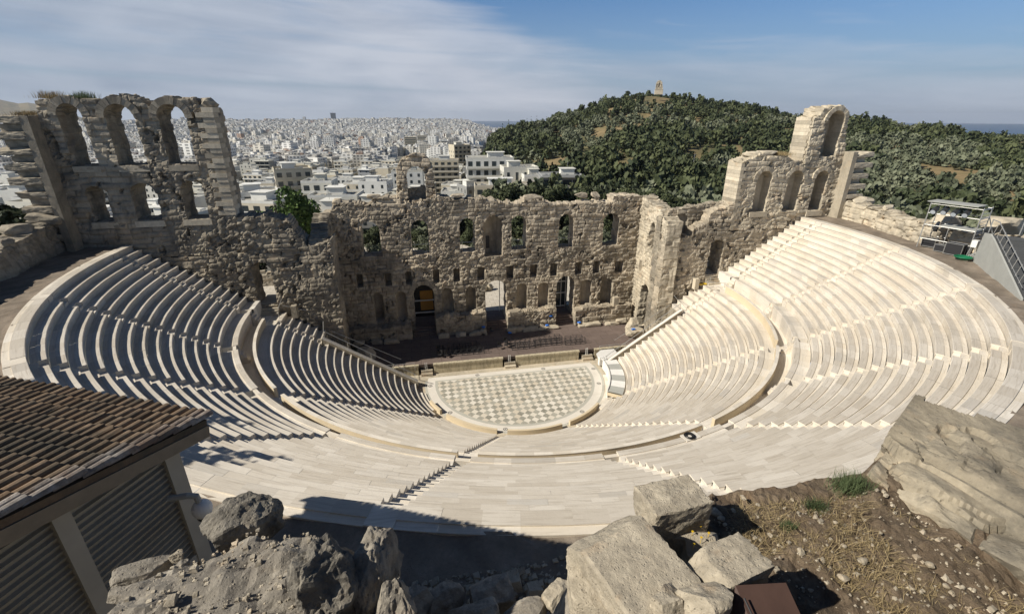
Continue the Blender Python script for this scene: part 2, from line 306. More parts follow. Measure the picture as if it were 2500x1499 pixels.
def leaf(name, ca, cb, trans=.25):
    m, nt, b = newmat(name); at = nn(nt, 'ShaderNodeAttribute', attribute_name='tint')
    oi = nn(nt, 'ShaderNodeObjectInfo')
    c = mix(nt, at.outputs['Fac'], ca, cb)
    c = mix(nt, math_(nt, 'MULTIPLY', oi.outputs['Random'], .5), c, tuple(x * .6 for x in ca))
    nt.links.new(c, b.inputs['Base Color']); b.inputs['Roughness'].default_value = .7; b.inputs['Specular IOR Level'].default_value = .2
    return m
M['olive'] = leaf('olive_leaves', (.05, .064, .036), (.22, .235, .155))
M['pine'] = leaf('pine_needles', (.024, .036, .018), (.115, .130, .058))
M['bright'] = leaf('fresh_green_leaves', (.035, .07, .016), (.13, .20, .05))
M['cypress'] = leaf('cypress_needles', (.015, .026, .012), (.045, .065, .03))
M['drygrass'] = leaf('dry_grass_stalks', (.22, .165, .085), (.42, .33, .18))
M['grass'] = leaf('green_grass_blades', (.055, .078, .035), (.14, .18, .085))
# ------------------------------------------------------------------ seating bowl
DR, DZ = .69, .457
UR = [26.95] + [27.47 + DR * k for k in range(1, 15)]            # upper riser radii
UZ = [10.80] + [10.92 + DZ * k for k in range(1, 15)]
LR = [24.53 - .72 * n for n in range(18, -1, -1)]; LZ = [9.33 - .485 * n for n in range(18, -1, -1)]
SW = .46                                                          # half width of a stair
YW = 2.80                                                         # line of the end walls
def row_mesh(Rk, zk, Rn, zfoot0, path, name, mt, parent, last=False, seed=0, caps=True):
    """one curved bench: path(r) -> (t0,t1,kind); blocks of marble side by side"""
    w1 = min(.39, (Rn - Rk) * .6)
    if last: prof = [(Rk + .03, zfoot0), (Rk + .03, zk - .10), (Rk - .02, zk - .10), (Rk - .02, zk - .012), (Rk, zk), (38.0 - .30, zk), (37.70, zk - .05), (38.02, zk - .05), (38.02, zk - .4)]
    else: prof = [(Rk + .03, zfoot0), (Rk + .03, zk - .10), (Rk - .02, zk - .10), (Rk - .02, zk - .012), (Rk, zk), (Rk + w1, zk), (Rk + w1, zk - .045), (Rn - .035, zk - .045), (Rn - .035, zk - .15)]
    prof = np.array(prof); cum = np.concatenate([[0], np.cumsum(np.hypot(*np.diff(prof, axis=0).T))])
    r = np.random.default_rng(seed)
    L = path('len', Rk); nb = max(1, int(round(L / r.uniform(1.15, 1.6)))); cuts = np.linspace(0, 1, nb + 1); cuts[1:-1] += r.uniform(-.2, .2, nb - 1) / nb
    V = []; F = []; MI = []; Tn = []; UV = []; n0 = 0; npf = len(prof)
    for a, b in zip(cuts[:-1], cuts[1:]):
        ns = max(1, int(math.ceil(L * (b - a) / .7))); tint = r.random(); dz = r.normal(0, .004)
        ts = np.linspace(a, b, ns + 1)
        for t in ts:
            for (pr, pz), cu in zip(prof, cum):
                x, y = path(t, pr); V.append((x, y, pz + dz)); UV.append((t * L + seed * 3.1, cu + Rk)); Tn.append(tint)
        for i in range(ns):
            for j in range(npf - 1):
                p = n0 + i * npf + j; F.append((p, p + npf, p + npf + 1, p + 1)); MI.append(1 if j == 4 else 0)
        n0 += (ns + 1) * npf
    tris = []
    if caps:
        for t in (0.0, 1.0):
            V0 = len(V)
            for (pr, pz), cu in zip(prof, cum):
                x, y = path(t, pr); V.append((x, y, pz)); UV.append((pr, pz)); Tn.append(.5)
            for pr, pz in zip(prof[:, 0], [zfoot0 - .35] * npf):
                x, y = path(t, pr); V.append((x, y, pz)); UV.append((pr, pz)); Tn.append(.5)
            for j in range(npf - 1):
                if abs(prof[j, 0] - prof[j + 1, 0]) > .001: F.append((V0 + j, V0 + j + 1, V0 + npf + j + 1, V0 + npf + j)); MI.append(0)
    return build(name, V, [np.array(F)], [mt, M['marble_top']], parent, tint=Tn, uv=UV, mi=[np.array(MI)])
def arc_path(j0, j1, h0=SW, h1=SW):
    """between stair azimuths j0,j1 (units of 18 deg from -90), edges parallel to the stairs"""
    def f(t, r):
        a0 = R_(-90 + 18 * j0) + math.asin(h0 / (r if t != 'len' else r)) if t != 'len' else R_(-90 + 18 * j0) + math.asin(h0 / r)
        a1 = R_(-90 + 18 * j1) - math.asin(h1 / r)
        if t == 'len': return (a1 - a0) * r
        a = a0 + (a1 - a0) * t; return r * math.cos(a), r * math.sin(a)
    return f
def end_path(sgn, y0=SW, y1=YW):
    def f(t, r):
        if t == 'len': return y1 - y0
        return (sgn * r, y0 + (y1 - y0) * t)
    return f
POS = {-5: 'far left', -4: 'second from the left end', -3: 'third from the left end', -2: 'beside the tiled hut', -1: 'left of centre', 0: 'right of centre', 1: 'behind the coiled cable', 2: 'on the lower right', 3: 'on the right flank', 4: 'below the lamp scaffold'}
def upper_wedge(path, label, idx):
    t = empty('seating_wedge', (0, 0, 0), 0, label, 'seating', 'upper marble seating wedges')
    row_mesh(UR[0], UZ[0], UR[1], 9.35, path, 'podium_seat', M['marble'], t, seed=idx * 50)
    for k in range(1, 14): row_mesh(UR[k], UZ[k], UR[k + 1], UZ[k - 1] - .30, path, 'seat_row', M['marble'], t, seed=idx * 50 + k)
    row_mesh(UR[14], UZ[14], 38.0, UZ[13] - .30, path, 'top_slab', M['marble'], t, last=True, seed=idx * 50 + 14)
ulab = {-5: 'shaded upper seat wedge next to the left arched wall', -4: 'upper seat wedge striped by shadow above the left vomitory', -3: 'upper seat wedge partly hidden behind the tiled roof', -2: 'upper seat wedge crossed by the tree shadow beside the hut',
        -1: 'sunlit upper seat wedge on the right of the stair with dark step shadows', 0: 'upper seat wedge directly behind the cable coil', 1: 'upper seat wedge between the coil stair and the stone block slope', 2: 'upper seat wedge running under the big weathered slab',
        3: 'upper seat wedge on the right edge of the picture', 4: 'upper seat wedge in front of the lamp scaffold'}
for i, j in enumerate(range(-5, 5)): upper_wedge(arc_path(j, j + 1), ulab[j], i + 1)
upper_wedge(end_path(-1), 'short straight upper seats against the left arched wall', 11)
upper_wedge(end_path(1), 'short straight upper seats against the right arched wall', 12)
def lower_wedge(path, label, idx, k0=0, k1=19):
    t = empty('seating_wedge', (0, 0, 0), 0, label, 'seating', 'lower marble seating wedges')
    for k in range(k0, k1):
        Rn = LR[k + 1] if k < 18 else 25.85; zf = LZ[k] - .80
        row_mesh(LR[k], LZ[k], Rn, zf, path, 'seat_row', M['marble'], t, seed=900 + idx * 40 + k)
def inner_end(j, sgn):
    """end wedge: stair at azimuth 0 only above R 20.8, below that seats run to the coping"""
    def f(t, r):
        h = SW if r > 20.6 else -.02
        if sgn > 0: a0 = R_(-90 + 18 * j) + math.asin(SW / r); a1 = -math.asin(h / r)
        else: a0 = -math.pi + math.asin(h / r); a1 = R_(-90 + 18 * j) - math.asin(SW / r)
        if t == 'len': return (a1 - a0) * r
        a = a0 + (a1 - a0) * t; return r * math.cos(a), r * math.sin(a)
    return f
lower_wedge(inner_end(-3, -1), 'lower seat wedge in deep shade on the left', 1)
lower_wedge(arc_path(-3, -1), 'lower seat wedge between the shaded side and the stair with step shadows', 2)
lower_wedge(arc_path(-1, 1), 'lower seat wedge facing the middle of the orchestra', 3)
lower_wedge(arc_path(1, 3), 'lower seat wedge right of the orchestra below the curved rail', 4)
lower_wedge(inner_end(3, 1), 'lower seat wedge beside the striped wooden ramp', 5)
for s, nm in ((-1, 'left'), (1, 'right')):
    lower_wedge(end_path(s), 'short straight lower seats below the %s vomitory' % nm, 6 + s, 13, 19)
# radial stairs
def stair(j, upper, label):
    mb = MB(); a = R_(-90 + 18 * j); ca, sa = math.cos(a), math.sin(a)
    def step(r0, r1, z, zb):
        P = []
        for zz in (zb, z):
            for rr, hh in ((r0, -SW - .01), (r1, -SW - .01), (r1, SW + .01), (r0, SW + .01)): P.append((rr * ca - hh * sa, rr * sa + hh * ca, zz))
        mb.add(P, BQ)
    if upper:
        for q_ in range(5): step(26.20 + .22 * q_, 26.43 + .22 * q_ + .02, 9.35 + .28 * (q_ + 1), 9.0)
        RR, ZZ = UR[1:], UZ[1:]; d = .345
    else: RR, ZZ = LR, LZ; d = .36
    for k, (r, z) in enumerate(zip(RR, ZZ)):
        if not upper and j in (-5, 5) and k < 13: continue
        if upper and k == 13: step(r, 38.0, z - .02, z - .8); continue
        step(r, r + d, z - .27, z - 1.2); step(r + d, r + 2 * d, z - .06, z - 1.2)
    o = mb.build('radial_stair', M['marble']); 
    # uv for the marble shader
    tag(o, label, 'stairs', 'radial stairs of the %s seats' % ('upper' if upper else 'lower'))
un = {-5: 'upper stair nearest the left arched wall', -4: 'second upper stair counted from the left arched wall', -3: 'upper stair that runs down behind the tiled roof', -2: 'upper stair that ends beside the tiled hut corner', -1: 'upper stair with bold dark step shadows left of centre',
      0: 'upper stair ending beside the cable coil', 1: 'upper stair ending at the notch of the curved parapet', 2: 'upper stair running towards the big slab', 3: 'upper stair crossing the widest seats on the right', 4: 'second upper stair counted from the right arched wall', 5: 'upper stair nearest the right arched wall'}
for j in range(-5, 6): stair(j, True, un[j])
ln = {-5: 'short lower stair below the left vomitory', -3: 'lower stair in shade on the left', -1: 'lower stair with dark step shadows in line with the upper one', 1: 'lower stair right of the orchestra centre', 3: 'lower stair meeting the striped ramp', 5: 'short lower stair below the right vomitory'}
for j in (-5, -3, -1, 1, 3, 5): stair(j, False, ln[j])
# generic ring sector solid
def ring(name, r0, r1, z0, z1, a0, a1, mt, parent=None, n=None, tint=None, straight=None):
    n = n or max(2, int(abs(a1 - a0) / 2)); V = []; A = np.radians(np.linspace(a0, a1, n + 1)); pts = [(math.cos(a), math.sin(a)) for a in A]
    ex = []
    rows = []
    for c, s in pts: rows.append([(r0 * c, r0 * s), (r1 * c, r1 * s)])
    if straight:
        y = straight
        if abs(a1) < 1e-6: rows.append([(r0, y), (r1, y)])
        if abs(a0 + 180) < 1e-6: rows.insert(0, [(-r0, y), (-r1, y)])
    tv = []; uv = []
    rr = np.random.default_rng(int(r0 * 10 + z1 * 7)); cur = rr.random()
    F = []; k = 0
    for i in range(len(rows) - 1):
        if i % 3 == 0: cur = rr.random()
        (a_, b_), (c_, d_) = rows[i], rows[i + 1]
        V += [(*a_, z0), (*b_, z0), (*d_, z0), (*c_, z0), (*a_, z1), (*b_, z1), (*d_, z1), (*c_, z1)]
        tv += [cur] * 8; uv += [(i * .9, 0), (i * .9, 1), (i * .9 + .9, 1), (i * .9 + .9, 0)] * 2
        f = [[k + 4, k + 5, k + 6, k + 7], [k, k + 3, k + 7, k + 4], [k + 1, k + 5, k + 6, k + 2], [k, k + 1, k + 2, k + 3][::-1]]
        if i == 0: f.append([k, k + 4, k + 5, k + 1])
        if i == len(rows) - 2: f.append([k + 3, k + 2, k + 6, k + 7])
        F += f; k += 8
    return build(name, V, [np.array(F)], mt, parent, tint=tv, uv=uv)
# walkway between the tiers
tag(ring('walkway', 25.80, 27.0, 8.9, 9.36, -180, 0, M['marble'], straight=YW, n=90), kind='structure')
# curved parapets, split at the lower stairs
pl = ['curved parapet in shade above the left lower seats', 'long cream curved parapet left of the dark step shadows', 'long cream curved parapet facing the middle of the orchestra', 'cream curved parapet right of the orchestra', 'bright curved parapet on the right flank']
for i, (ja, jb) in enumerate([(-5, -3), (-3, -1), (-1, 1), (1, 3), (3, 5)]):
    e = math.degrees(.62 / 25.9)
    a0 = -90 + 18 * ja + e; a1 = -90 + 18 * jb - e
    t = ring('parapet_wall', 25.70, 25.92, 9.30, 10.12, a0, a1, M['cream'], n=40)
    tag(t, pl[i], 'parapet', 'parapets of the walkway'); c = ring('coping', 25.68, 25.94, 10.121, 10.16, a0, a1, M['marble'], t, n=40)
ol = ['low orchestra parapet left of the gap', 'low orchestra parapet at the bottom of the floor', 'low orchestra parapet on the lower right']
for i, (a0, a1) in enumerate([(-160, -148), (-142.5, -111), (-105.5, -75.5), (-70.5, -45)]):
    t = ring('low_parapet', 10.55, 10.80, -.2, .52, a0, a1, M['cream'], n=16); tag(t, ['small end piece of the low orchestra parapet', *ol][i], 'parapet', 'low parapets round the orchestra')
# orchestra floor
def disc(name, r, ycut, z, mt, parent=None, n=96, rin=None):
    P = [(r * math.cos(a), r * math.sin(a)) for a in np.linspace(math.pi + math.asin(ycut / r) * -1, 2 * math.pi + math.asin(ycut / r), n)]
    V = [(0, -2, z)] + [(x, y, z) for x, y in P]; T = [[0, i + 1, i + 2] for i in range(n - 1)] + [[0, n, 1]]
    uv = [(v[0], v[1]) for v in V]
    return build(name, V, [np.array(T)], mt, parent, tint=[.5] * len(V), uv=uv)
fl = empty('orchestra_floor', (0, 0, 0), 0, 'semicircular chequered grey and white marble orchestra floor', 'orchestra floor')
M['greyring'] = marble('grey_marble_band', (.40, .39, .34), (.50, .49, .43), samt=.3)
disc('outer_band', 10.29, 1.93, .012, M['marble_white'], fl); disc('grey_band', 9.40, 1.12, .018, M['greyring'], fl)
disc('chequered_field', 9.08, .86, .024, M['checker'], fl)
ring('outer_kerb', 10.29, 10.56, -.2, .0, -187, 7, M['greyring'], fl, n=80)
for x, y in [(-9.95, .1), (10.0, .3), (-4.3, 1.5), (3.9, 1.5), (9.4, -3.1), (5.6, -8.1), (-2.9, -9.5), (-8.1, -5.6)]:
    mb = MB(); V = []; T = []
    for k in range(8):
        a = k * math.pi / 4
        mb.prism([(x + .2 * math.cos(a) + .065 * math.cos(b), y + .2 * math.sin(a) + .065 * math.sin(b)) for b in np.linspace(0, 2 * math.pi, 7)[:-1]], .013, .019)
    mb.prism([(x + .07 * math.cos(b), y + .07 * math.sin(b)) for b in np.linspace(0, 2 * math.pi, 9)[:-1]], .013, .019)
    mb.build('rosette', M['black'], fl)
# broken low seats at both sides of the orchestra
for s in (-1, 1):
    for k, (r0, z) in enumerate([(10.62, .12), (11.0, .3)]):
        a = (-47, -8) if s > 0 else (-172, -152)
        tag(ring('kerb_step', r0, r0 + (.38 if k == 0 else .55), -.3, z, a[0], a[1], M['marble'], n=26), ['lowest', 'second'][k] + (' worn marble kerb right of the orchestra under the ramp' if s > 0 else ' worn marble kerb left of the orchestra'), 'kerb')
# side coping and retaining wall of the lower tier + handrails
for s, nm in ((-1, 'left'), (1, 'right')):
    t = empty('retaining_wall', (0, 0, 0), 0, 'sloping %s retaining wall with white coping beside the stage passage' % nm, 'retaining wall')
    P = [(11.3, .75), (20.75, 7.1)]
    mb = MB(); y0, y1 = .0, .30
    V = []
    for x, z in P:
        for y in (y0, y1):
            for zz in (-.4, z): V.append((s * x, y, zz))
    mb.add(V, [[0, 2, 3, 1], [4, 5, 7, 6], [0, 1, 5, 4], [2, 6, 7, 3], [1, 3, 7, 5], [0, 4, 6, 2]]); 
    mb.box2((s * 20.75, -.1, 0), (s * 21.1, 2.75, 6.4))
    mb.build('wall_body', M['ashlar'], t)
    mb = MB(); mb.add([(s * x, y, z + dz) for x, z in P for y in (y0 - .12, y1 + .06) for dz in (.002, .12)], [[0, 2, 3, 1], [4, 5, 7, 6], [0, 1, 5, 4], [2, 6, 7, 3], [1, 3, 7, 5], [0, 4, 6, 2]]); mb.build('coping', M['marble_white'], t)
    t = empty('handrail', (0, 0, 0), 0, 'steel handrail climbing the %s sloping coping' % nm, 'handrail')
    mb = MB(); mb.tube([(s * 11.4, .24, 1.55), (s * 20.6, .24, 7.9), (s * 20.95, 2.5, 8.1)], .035); mb.tube([(s * 13.0, 1.6, 3.0), (s * 20.0, 1.6, 7.2)], .022); mb.build('rail', M['steel'], t)
    for k in range(5):
        f = k / 4; x = 11.6 + f * 9.0; z = .9 + f * 6.1; mb = MB(); mb.tube([(s * x, .24, z), (s * x, .24, z + .8)], .028); mb.build('post', M['steel'], t)
# ------------------------------------------------------------------ ruined walls
def ruin(name, O, U, N, s0, s1, z0, top, T, ops, seed, mt, parent=None, cell=.125, lump=.5, block=.05, lay=7, cavs=1.0, course=.50, bw=.95, W=(0, 0, 1)):
    W = np.array(W, float); O = np.array(O, float); U = np.array(U, float); N = np.array(N, float)
    ts = np.array([p[0] for p in top], float); tz = np.array([p[1] for p in top], float)
    ns = int(round((s1 - s0) / cell)) + 1; zt = tz.max() + .4; nz = int(round((zt - z0) / cell)) + 1
    S, Z = np.meshgrid(s0 + np.arange(ns) * cell, z0 + np.arange(nz) * cell, indexing='ij')
    # masonry: courses and blocks
    zc = Z + .55 * (vnoise(S * .16, Z * .3, seed + 3) - .5) + .18 * (vnoise(S * .7, Z * .7, seed + 33) - .5); cr = np.floor(zc / course); off = hsh(cr, cr * 0, seed + 1) * bw
    wv = bw * (.7 + .8 * hsh(cr, cr * 0 + 3, seed + 2)); bi = np.floor((S + off) / wv)
    bid = hsh(bi, cr, seed + 4); fz = zc / course - cr; fs = (S + off) / wv - bi
    joint = np.minimum(np.minimum(fz, 1 - fz) * course, np.minimum(fs, 1 - fs) * wv)
    wq = .35 * (fbm(S * .8, Z * .8, seed + 60, 3) - .5)
    d1, d2, wid = worley(S / .66 + wq * 2, Z / .50 + wq * 2, seed + 6); e1, e2, wi2 = worley(S / .36 + wq * 3, Z / .28 - wq * 3, seed + 66)
    sm = fbm(S * .5, Z * .5, seed + 67, 3) > .5; d1 = np.where(sm, e1, d1); d2 = np.where(sm, e2, d2); wid = np.where(sm, wi2, wid); am = np.where(sm, .55, 1.0)
    rub = np.clip((fbm(S * .22, Z * .26, seed + 7, 5, .6) - (.60 - .24 * lump)) * 6, 0, 1)
    big = fbm(S * .35, Z * .35, seed + 11, 4) - .5
    Da = (bid - .5) * 2 * block * 1.5 + .085 * np.exp(-(joint / .07) ** 2) + np.where(bid > .9, .10, 0)
    Dr = am * (-.22 * np.clip(.60 - d1, 0, 1) + .08 + np.where(d2 - d1 < .10, .06, 0) + (wid - .5) * .26)
    D = Da * (1 - rub) + Dr * rub + .42 * big * (.4 + lump) + .11 * (.3 + lump) * (fbm(S * 2.2, Z * 2.2, seed + 13, 4, .65) - .5)
    cav = np.clip((fbm(S * 1.5, Z * 1.3, seed + 80, 4, .6) - .655) * 14, 0, 1) * (.35 + .65 * (vnoise(S * .3, Z * .3, seed + 81) > .4)); cav = cav * cavs; D = D + .42 * cav
    tint = np.clip((bid * (1 - rub) + wid * rub) * .8 + .1 + .6 * (fbm(S * .4, Z * .4, seed + 15) - .5) - .35 * np.exp(-(joint / .05) ** 2) * (1 - rub) - .3 * rub * (d2 - d1 < .1), 0, 1)
    hole = np.zeros(S.shape, bool)
    Sx, Zx = S.copy(), Z.copy()
    def sdf(o, s, z):
        c = (o[1] + o[2]) / 2; w_ = (o[2] - o[1]) / 2
        if o[5] > 0:                                   # arch
            zs = o[4] - w_ * o[5]
            low_ = np.maximum(np.abs(s - c) - w_, o[3] - z); up = np.hypot(s - c, (z - zs) / o[5]) - w_
            return np.where(z < zs, low_, up)
        return np.maximum(np.abs(s - c) - w_, np.maximum(o[3] - z, z - o[4]))
    cS = (S[:-1, :-1] + S[1:, 1:]) / 2; cZ = (Z[:-1, :-1] + Z[1:, 1:]) / 2
    topc = np.interp(cS, ts, tz) + .16 * (hsh(np.floor(cS / .55), np.floor(cS * 0), seed + 20) - .5) * 2 * (.4 + lump)
    mask = cZ < topc
    for o in ops:
        sd = sdf(o, S, Z); e = .02
        gx = (sdf(o, S + e, Z) - sd) / e; gz = (sdf(o, S, Z + e) - sd) / e
        near = np.abs(sd) < cell * .55
        Sx = np.where(near, Sx - sd * gx, Sx); Zx = np.where(near, Zx - sd * gz, Zx)
        if o[0] == 'thru': mask &= ~(sdf(o, cS, cZ) < 0)
        else:
            c = (o[1] + o[2]) / 2; w_ = (o[2] - o[1]) / 2
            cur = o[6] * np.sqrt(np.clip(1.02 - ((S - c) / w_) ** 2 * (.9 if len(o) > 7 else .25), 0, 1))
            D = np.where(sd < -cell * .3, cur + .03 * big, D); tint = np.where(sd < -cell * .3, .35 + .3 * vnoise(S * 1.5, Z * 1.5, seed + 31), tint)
    Bk = T + .25 * (fbm(S * .4, Z * .4, seed + 40) - .5)
    D = np.minimum(D, T - .15)
    idx = np.arange(ns * nz).reshape(ns, nz); tot = ns * nz
    L = []; LT = []
    for l in range(lay + 1):
        f = l / lay; d = D * (1 - f) + Bk * f
        jz = (fbm(S * .9 + l * 3.7, Z * .9 + l * 1.9, seed + 50) - .5) * .22 * (4 * f * (1 - f)) * (.5 + lump); js = (fbm(S * .9 - l * 2.7, Z * .9 + l * 5.9, seed + 51) - .5) * .18 * (4 * f * (1 - f)) * (.5 + lump)
        bj = hsh(np.floor(Z / .52 + .3 * hsh(np.floor(S / 2), np.floor(S * 0), seed)), np.floor(S * 0 + f * T / .85), seed + 71) - .5; bk = hsh(np.floor(S / .8), np.floor(S * 0 + f * T / .8), seed + 72) - .5; js = js + .17 * bj * (f > 0); jz = jz + .20 * bk * (f > 0); LT.append(np.clip(tint * .5 + .5 * (bj * .9 + .5), 0, 1) if f > 0 else tint)
        P = O[None] + (Sx + js).ravel()[:, None] * U[None] + d.ravel()[:, None] * N[None] + (Zx + jz).ravel()[:, None] * W[None]; L.append(P)
    V = np.concatenate(L); tin = np.concatenate([x.ravel() for x in LT])
    I, J = np.nonzero(mask); F = []
    a, b, c, d = idx[I, J], idx[I + 1, J], idx[I + 1, J + 1], idx[I, J + 1]
    F.append(np.stack([a, b, c, d], 1)); F.append(np.stack([a, d, c, b], 1) + lay * tot)
    mp = np.pad(mask, 1)
    for di, dj, e0, e1 in ((-1, 0, (0, 0), (0, 1)), (1, 0, (1, 0), (1, 1)), (0, -1, (0, 0), (1, 0)), (0, 1, (0, 1), (1, 1))):
        I, J = np.nonzero(mask & ~mp[1 + di:mp.shape[0] - 1 + di, 1 + dj:mp.shape[1] - 1 + dj])
        p = idx[I + e0[0], J + e0[1]]; q_ = idx[I + e1[0], J + e1[1]]
        for l in range(lay): F.append(np.stack([p + l * tot, q_ + l * tot, q_ + (l + 1) * tot, p + (l + 1) * tot], 1))
    F = np.concatenate(F); u, inv = np.unique(F, return_inverse=True)
    return build(name, V[u], [inv.reshape(-1, 4)], mt, parent, tint=tin[u])
def A(x0, x1, z0, z1, kind='thru', dep=1.0, rise=1.0, *k): return (kind, x0, x1, z0, z1, rise, dep, *k)
def B(x0, x1, z0, z1, kind='thru', dep=.8): return (kind, x0, x1, z0, z1, 0, dep)
YS = 9.76
# stage wall
ops = [A(-16.8, -14.6, 13.1, 17.35), A(-11.0, -8.85, 13.0, 17.3), A(-5.05, -3.15, 13.0, 17.3), A(-2.0, .35, 12.3, 17.45, 'niche', 2.0, 1.0, 1), A(1.5, 3.45, 13.0, 17.4), A(7.75, 9.75, 13.0, 17.35), A(13.8, 16.0, 13.0, 17.25)]
for x0, x1 in [(-18.0, -17.2), (-14.6, -13.75), (-12.05, -11.3), (-8.65, -7.8), (-6.05, -5.2), (-2.95, -2.0), (.85, 1.85), (4.0, 5.0), (6.75, 7.75), (10.2, 11.2), (12.75, 13.75)]: ops.append(B(x0, x1, 9.15, 10.85, 'niche', 1.5))
ops.append(B(15.9, 17.15, 9.05, 10.75, 'niche', 1.5))
for x0, x1 in [(-16.3, -15.05), (-13.5, -12.2), (-7.7, -6.2), (-4.6, -3.2), (2.2, 3.7), (5.15, 6.65), (11.15, 12.75), (14.05, 15.85)]: ops.append(A(x0, x1, 4.4, 8.35, 'niche', 1.15, 1.0, 1))
ops += [A(-11.3, -8.65, 2.4, 9.0), A(-2.0, .85, 2.4, 9.1), A(7.7, 10.3, 2.4, 9.1)]
topk = [(-20.9, 18.4), (-19.9, 18.5), (-19.6, 19.5), (-16.6, 19.6), (-15.6, 19.3), (-15, 19.9), (-12.2, 20.0), (-12, 20.1), (-10.7, 19.4), (-7.8, 20.0), (-4.9, 19.6), (-.7, 19.5), (.3, 18.95), (3.0, 18.9), (3.1, 19.2), (5.6, 19.3), (5.8, 18.75), (9.7, 18.75), (14.8, 18.7), (14.85, 19.35), (19.2, 19.4)]
sb = empty('stage_building', (0.345, 11.756, -1.007), 0, 'long ruined three storey stone stage wall with arched windows', 'ruined wall'); sb.scale = (1.035,) * 3
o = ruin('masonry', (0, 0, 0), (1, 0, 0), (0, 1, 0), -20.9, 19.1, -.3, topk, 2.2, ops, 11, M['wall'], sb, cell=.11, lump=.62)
for x0, x1 in ((-11.3, -8.65), (-2.0, .85), (7.7, 10.3)):            # proud voussoir rings over the doors
    mb = MB(); c = (x0 + x1) / 2; r = (x1 - x0) / 2
    for k in range(11):
        a = math.pi * (k + .5) / 11; mb.add([((c + rr * math.cos(a + da)), -.08 + random.uniform(-.05, .05) + yy, 9.05 - r + rr * math.sin(a + da)) for yy in (0, .5) for rr, da in ((r + .02, -.13), (r + .55, -.13), (r + .55, .13), (r + .02, .13))], BQ)
    mb.build('arch_ring', M['wall'], sb)
mb = MB(); mb.box2((-1.85, 11.35 - YS, 13.0), (-1.1, 11.5 - YS, 14.6)); mb.build('doorway_shade_panel', M['black'], sb)  # black panel in place of an opening, its colour gives the shade inside
# loose blocks along the top
def rockmesh(dim, seed, sub=3, cut=6, rough=.12, boxy=.6):
    bm = bmesh.new(); bmesh.ops.create_icosphere(bm, subdivisions=sub, radius=1.0); r = random.Random(seed)
    planes = []
    for _ in range(cut):
        v = Vector((r.gauss(0, 1), r.gauss(0, 1), r.gauss(0, 1))).normalized(); planes.append((v, r.uniform(.55, .85)))
    off = Vector((r.random() * 50, r.random() * 50, r.random() * 50))
    tl = []
    for v in bm.verts:
        p = v.co.copy(); m_ = max(abs(p.x), abs(p.y), abs(p.z)); p = p.lerp(p / m_ * .86, boxy)
        for n_, d in planes:
            e = p.dot(n_) - d
            if e > 0: p -= n_ * e
        f = mnoise.fractal(p * 1.7 + off, 1.0, 2.0, 5) * rough + mnoise.fractal(p * 6 + off, 1.0, 2.0, 3) * rough * .35
        p += p.normalized() * f; v.co = Vector((p.x * dim[0] / 1.7, p.y * dim[1] / 1.7, p.z * dim[2] / 1.7))
        tl.append(.5 + .5 * mnoise.noise(p * 2.3 + off))
    bm.verts.index_update(); me = bpy.data.meshes.new('rock'); bm.to_mesh(me); bm.free()
    a = me.attributes.new('tint', 'FLOAT', 'POINT'); a.data.foreach_set('value', tl); return me
def rock(name, loc, dim, mt, label, cat='rock', group=None, seed=1, rot=(0, 0, 0), sub=3, parent=None, **k):
    me = rockmesh(dim, seed, sub, **k); me.name = name; me.materials.append(mt); o = link(name, me, parent); o.location = loc; o.rotation_euler = rot
    if parent is None: tag(o, label, cat, group)
    return o
lab = ['small flat block on the stage wall beside the free standing arch', 'pale block above the third arched window of the stage wall', 'tall rough lump on the stage wall top right of centre', 'cut block on the right part of the stage wall top', 'upright pale slab on the right part of the stage wall top', 'rounded block near the left end of the stage wall top']
for i, (x, y, z, d) in enumerate([(-14.9, 10.6, 20.1, (1.6, 1.2, .5)), (-5.2, 10.4, 19.95, (1.9, 1.2, .5)), (4.4, 10.6, 19.4, (2.6, 1.4, .9)), (10.9, 11.2, 19.5, (1.7, 1.1, .75)), (12.9, 11.2, 19.4, (1.1, 1.0, .9)), (-19.2, 10.6, 19.6, (1.2, 1.2, .8))]):
    rock('stone_block', (x * 1.035 + .345, y * 1.035 + 1.655, z * 1.035 - 1.007), d, M['wall'], lab[i], 'stone block', 'blocks on top of the stage wall', seed=60 + i, rough=.08, boxy=.8)
ar = ruin('ruined_arch', (0, 0, 0), (1, 0, 0), (0, 1, 0), -12.2, -7.6, 19.3, [(-12.2, 20.4), (-12.0, 23.3), (-11.6, 24.0), (-11.0, 24.6), (-9.9, 25.0), (-8.7, 24.7), (-8.2, 24.1), (-7.9, 23.3), (-7.7, 20.6)], 1.1, [A(-10.95, -8.75, 19.6, 23.5)], 71, M['wall'], cell=.09, lump=.45)
ar.location = (0.345, 12.315, -1.007); ar.scale = (1.035,) * 3; tag(ar, 'free standing rough stone arch on top of the stage wall', 'ruined arch')
tag(ruin('low_wall', (0, 13.4, 0), (1, 0, 0), (0, 1, 0), -11.4, -8.4, 18.0, [(-11.4, 20.6), (-8.4, 20.6)], .3, [], 74, M['wallgrey'], cell=.2), 'dark low wall behind the free standing arch', 'wall')
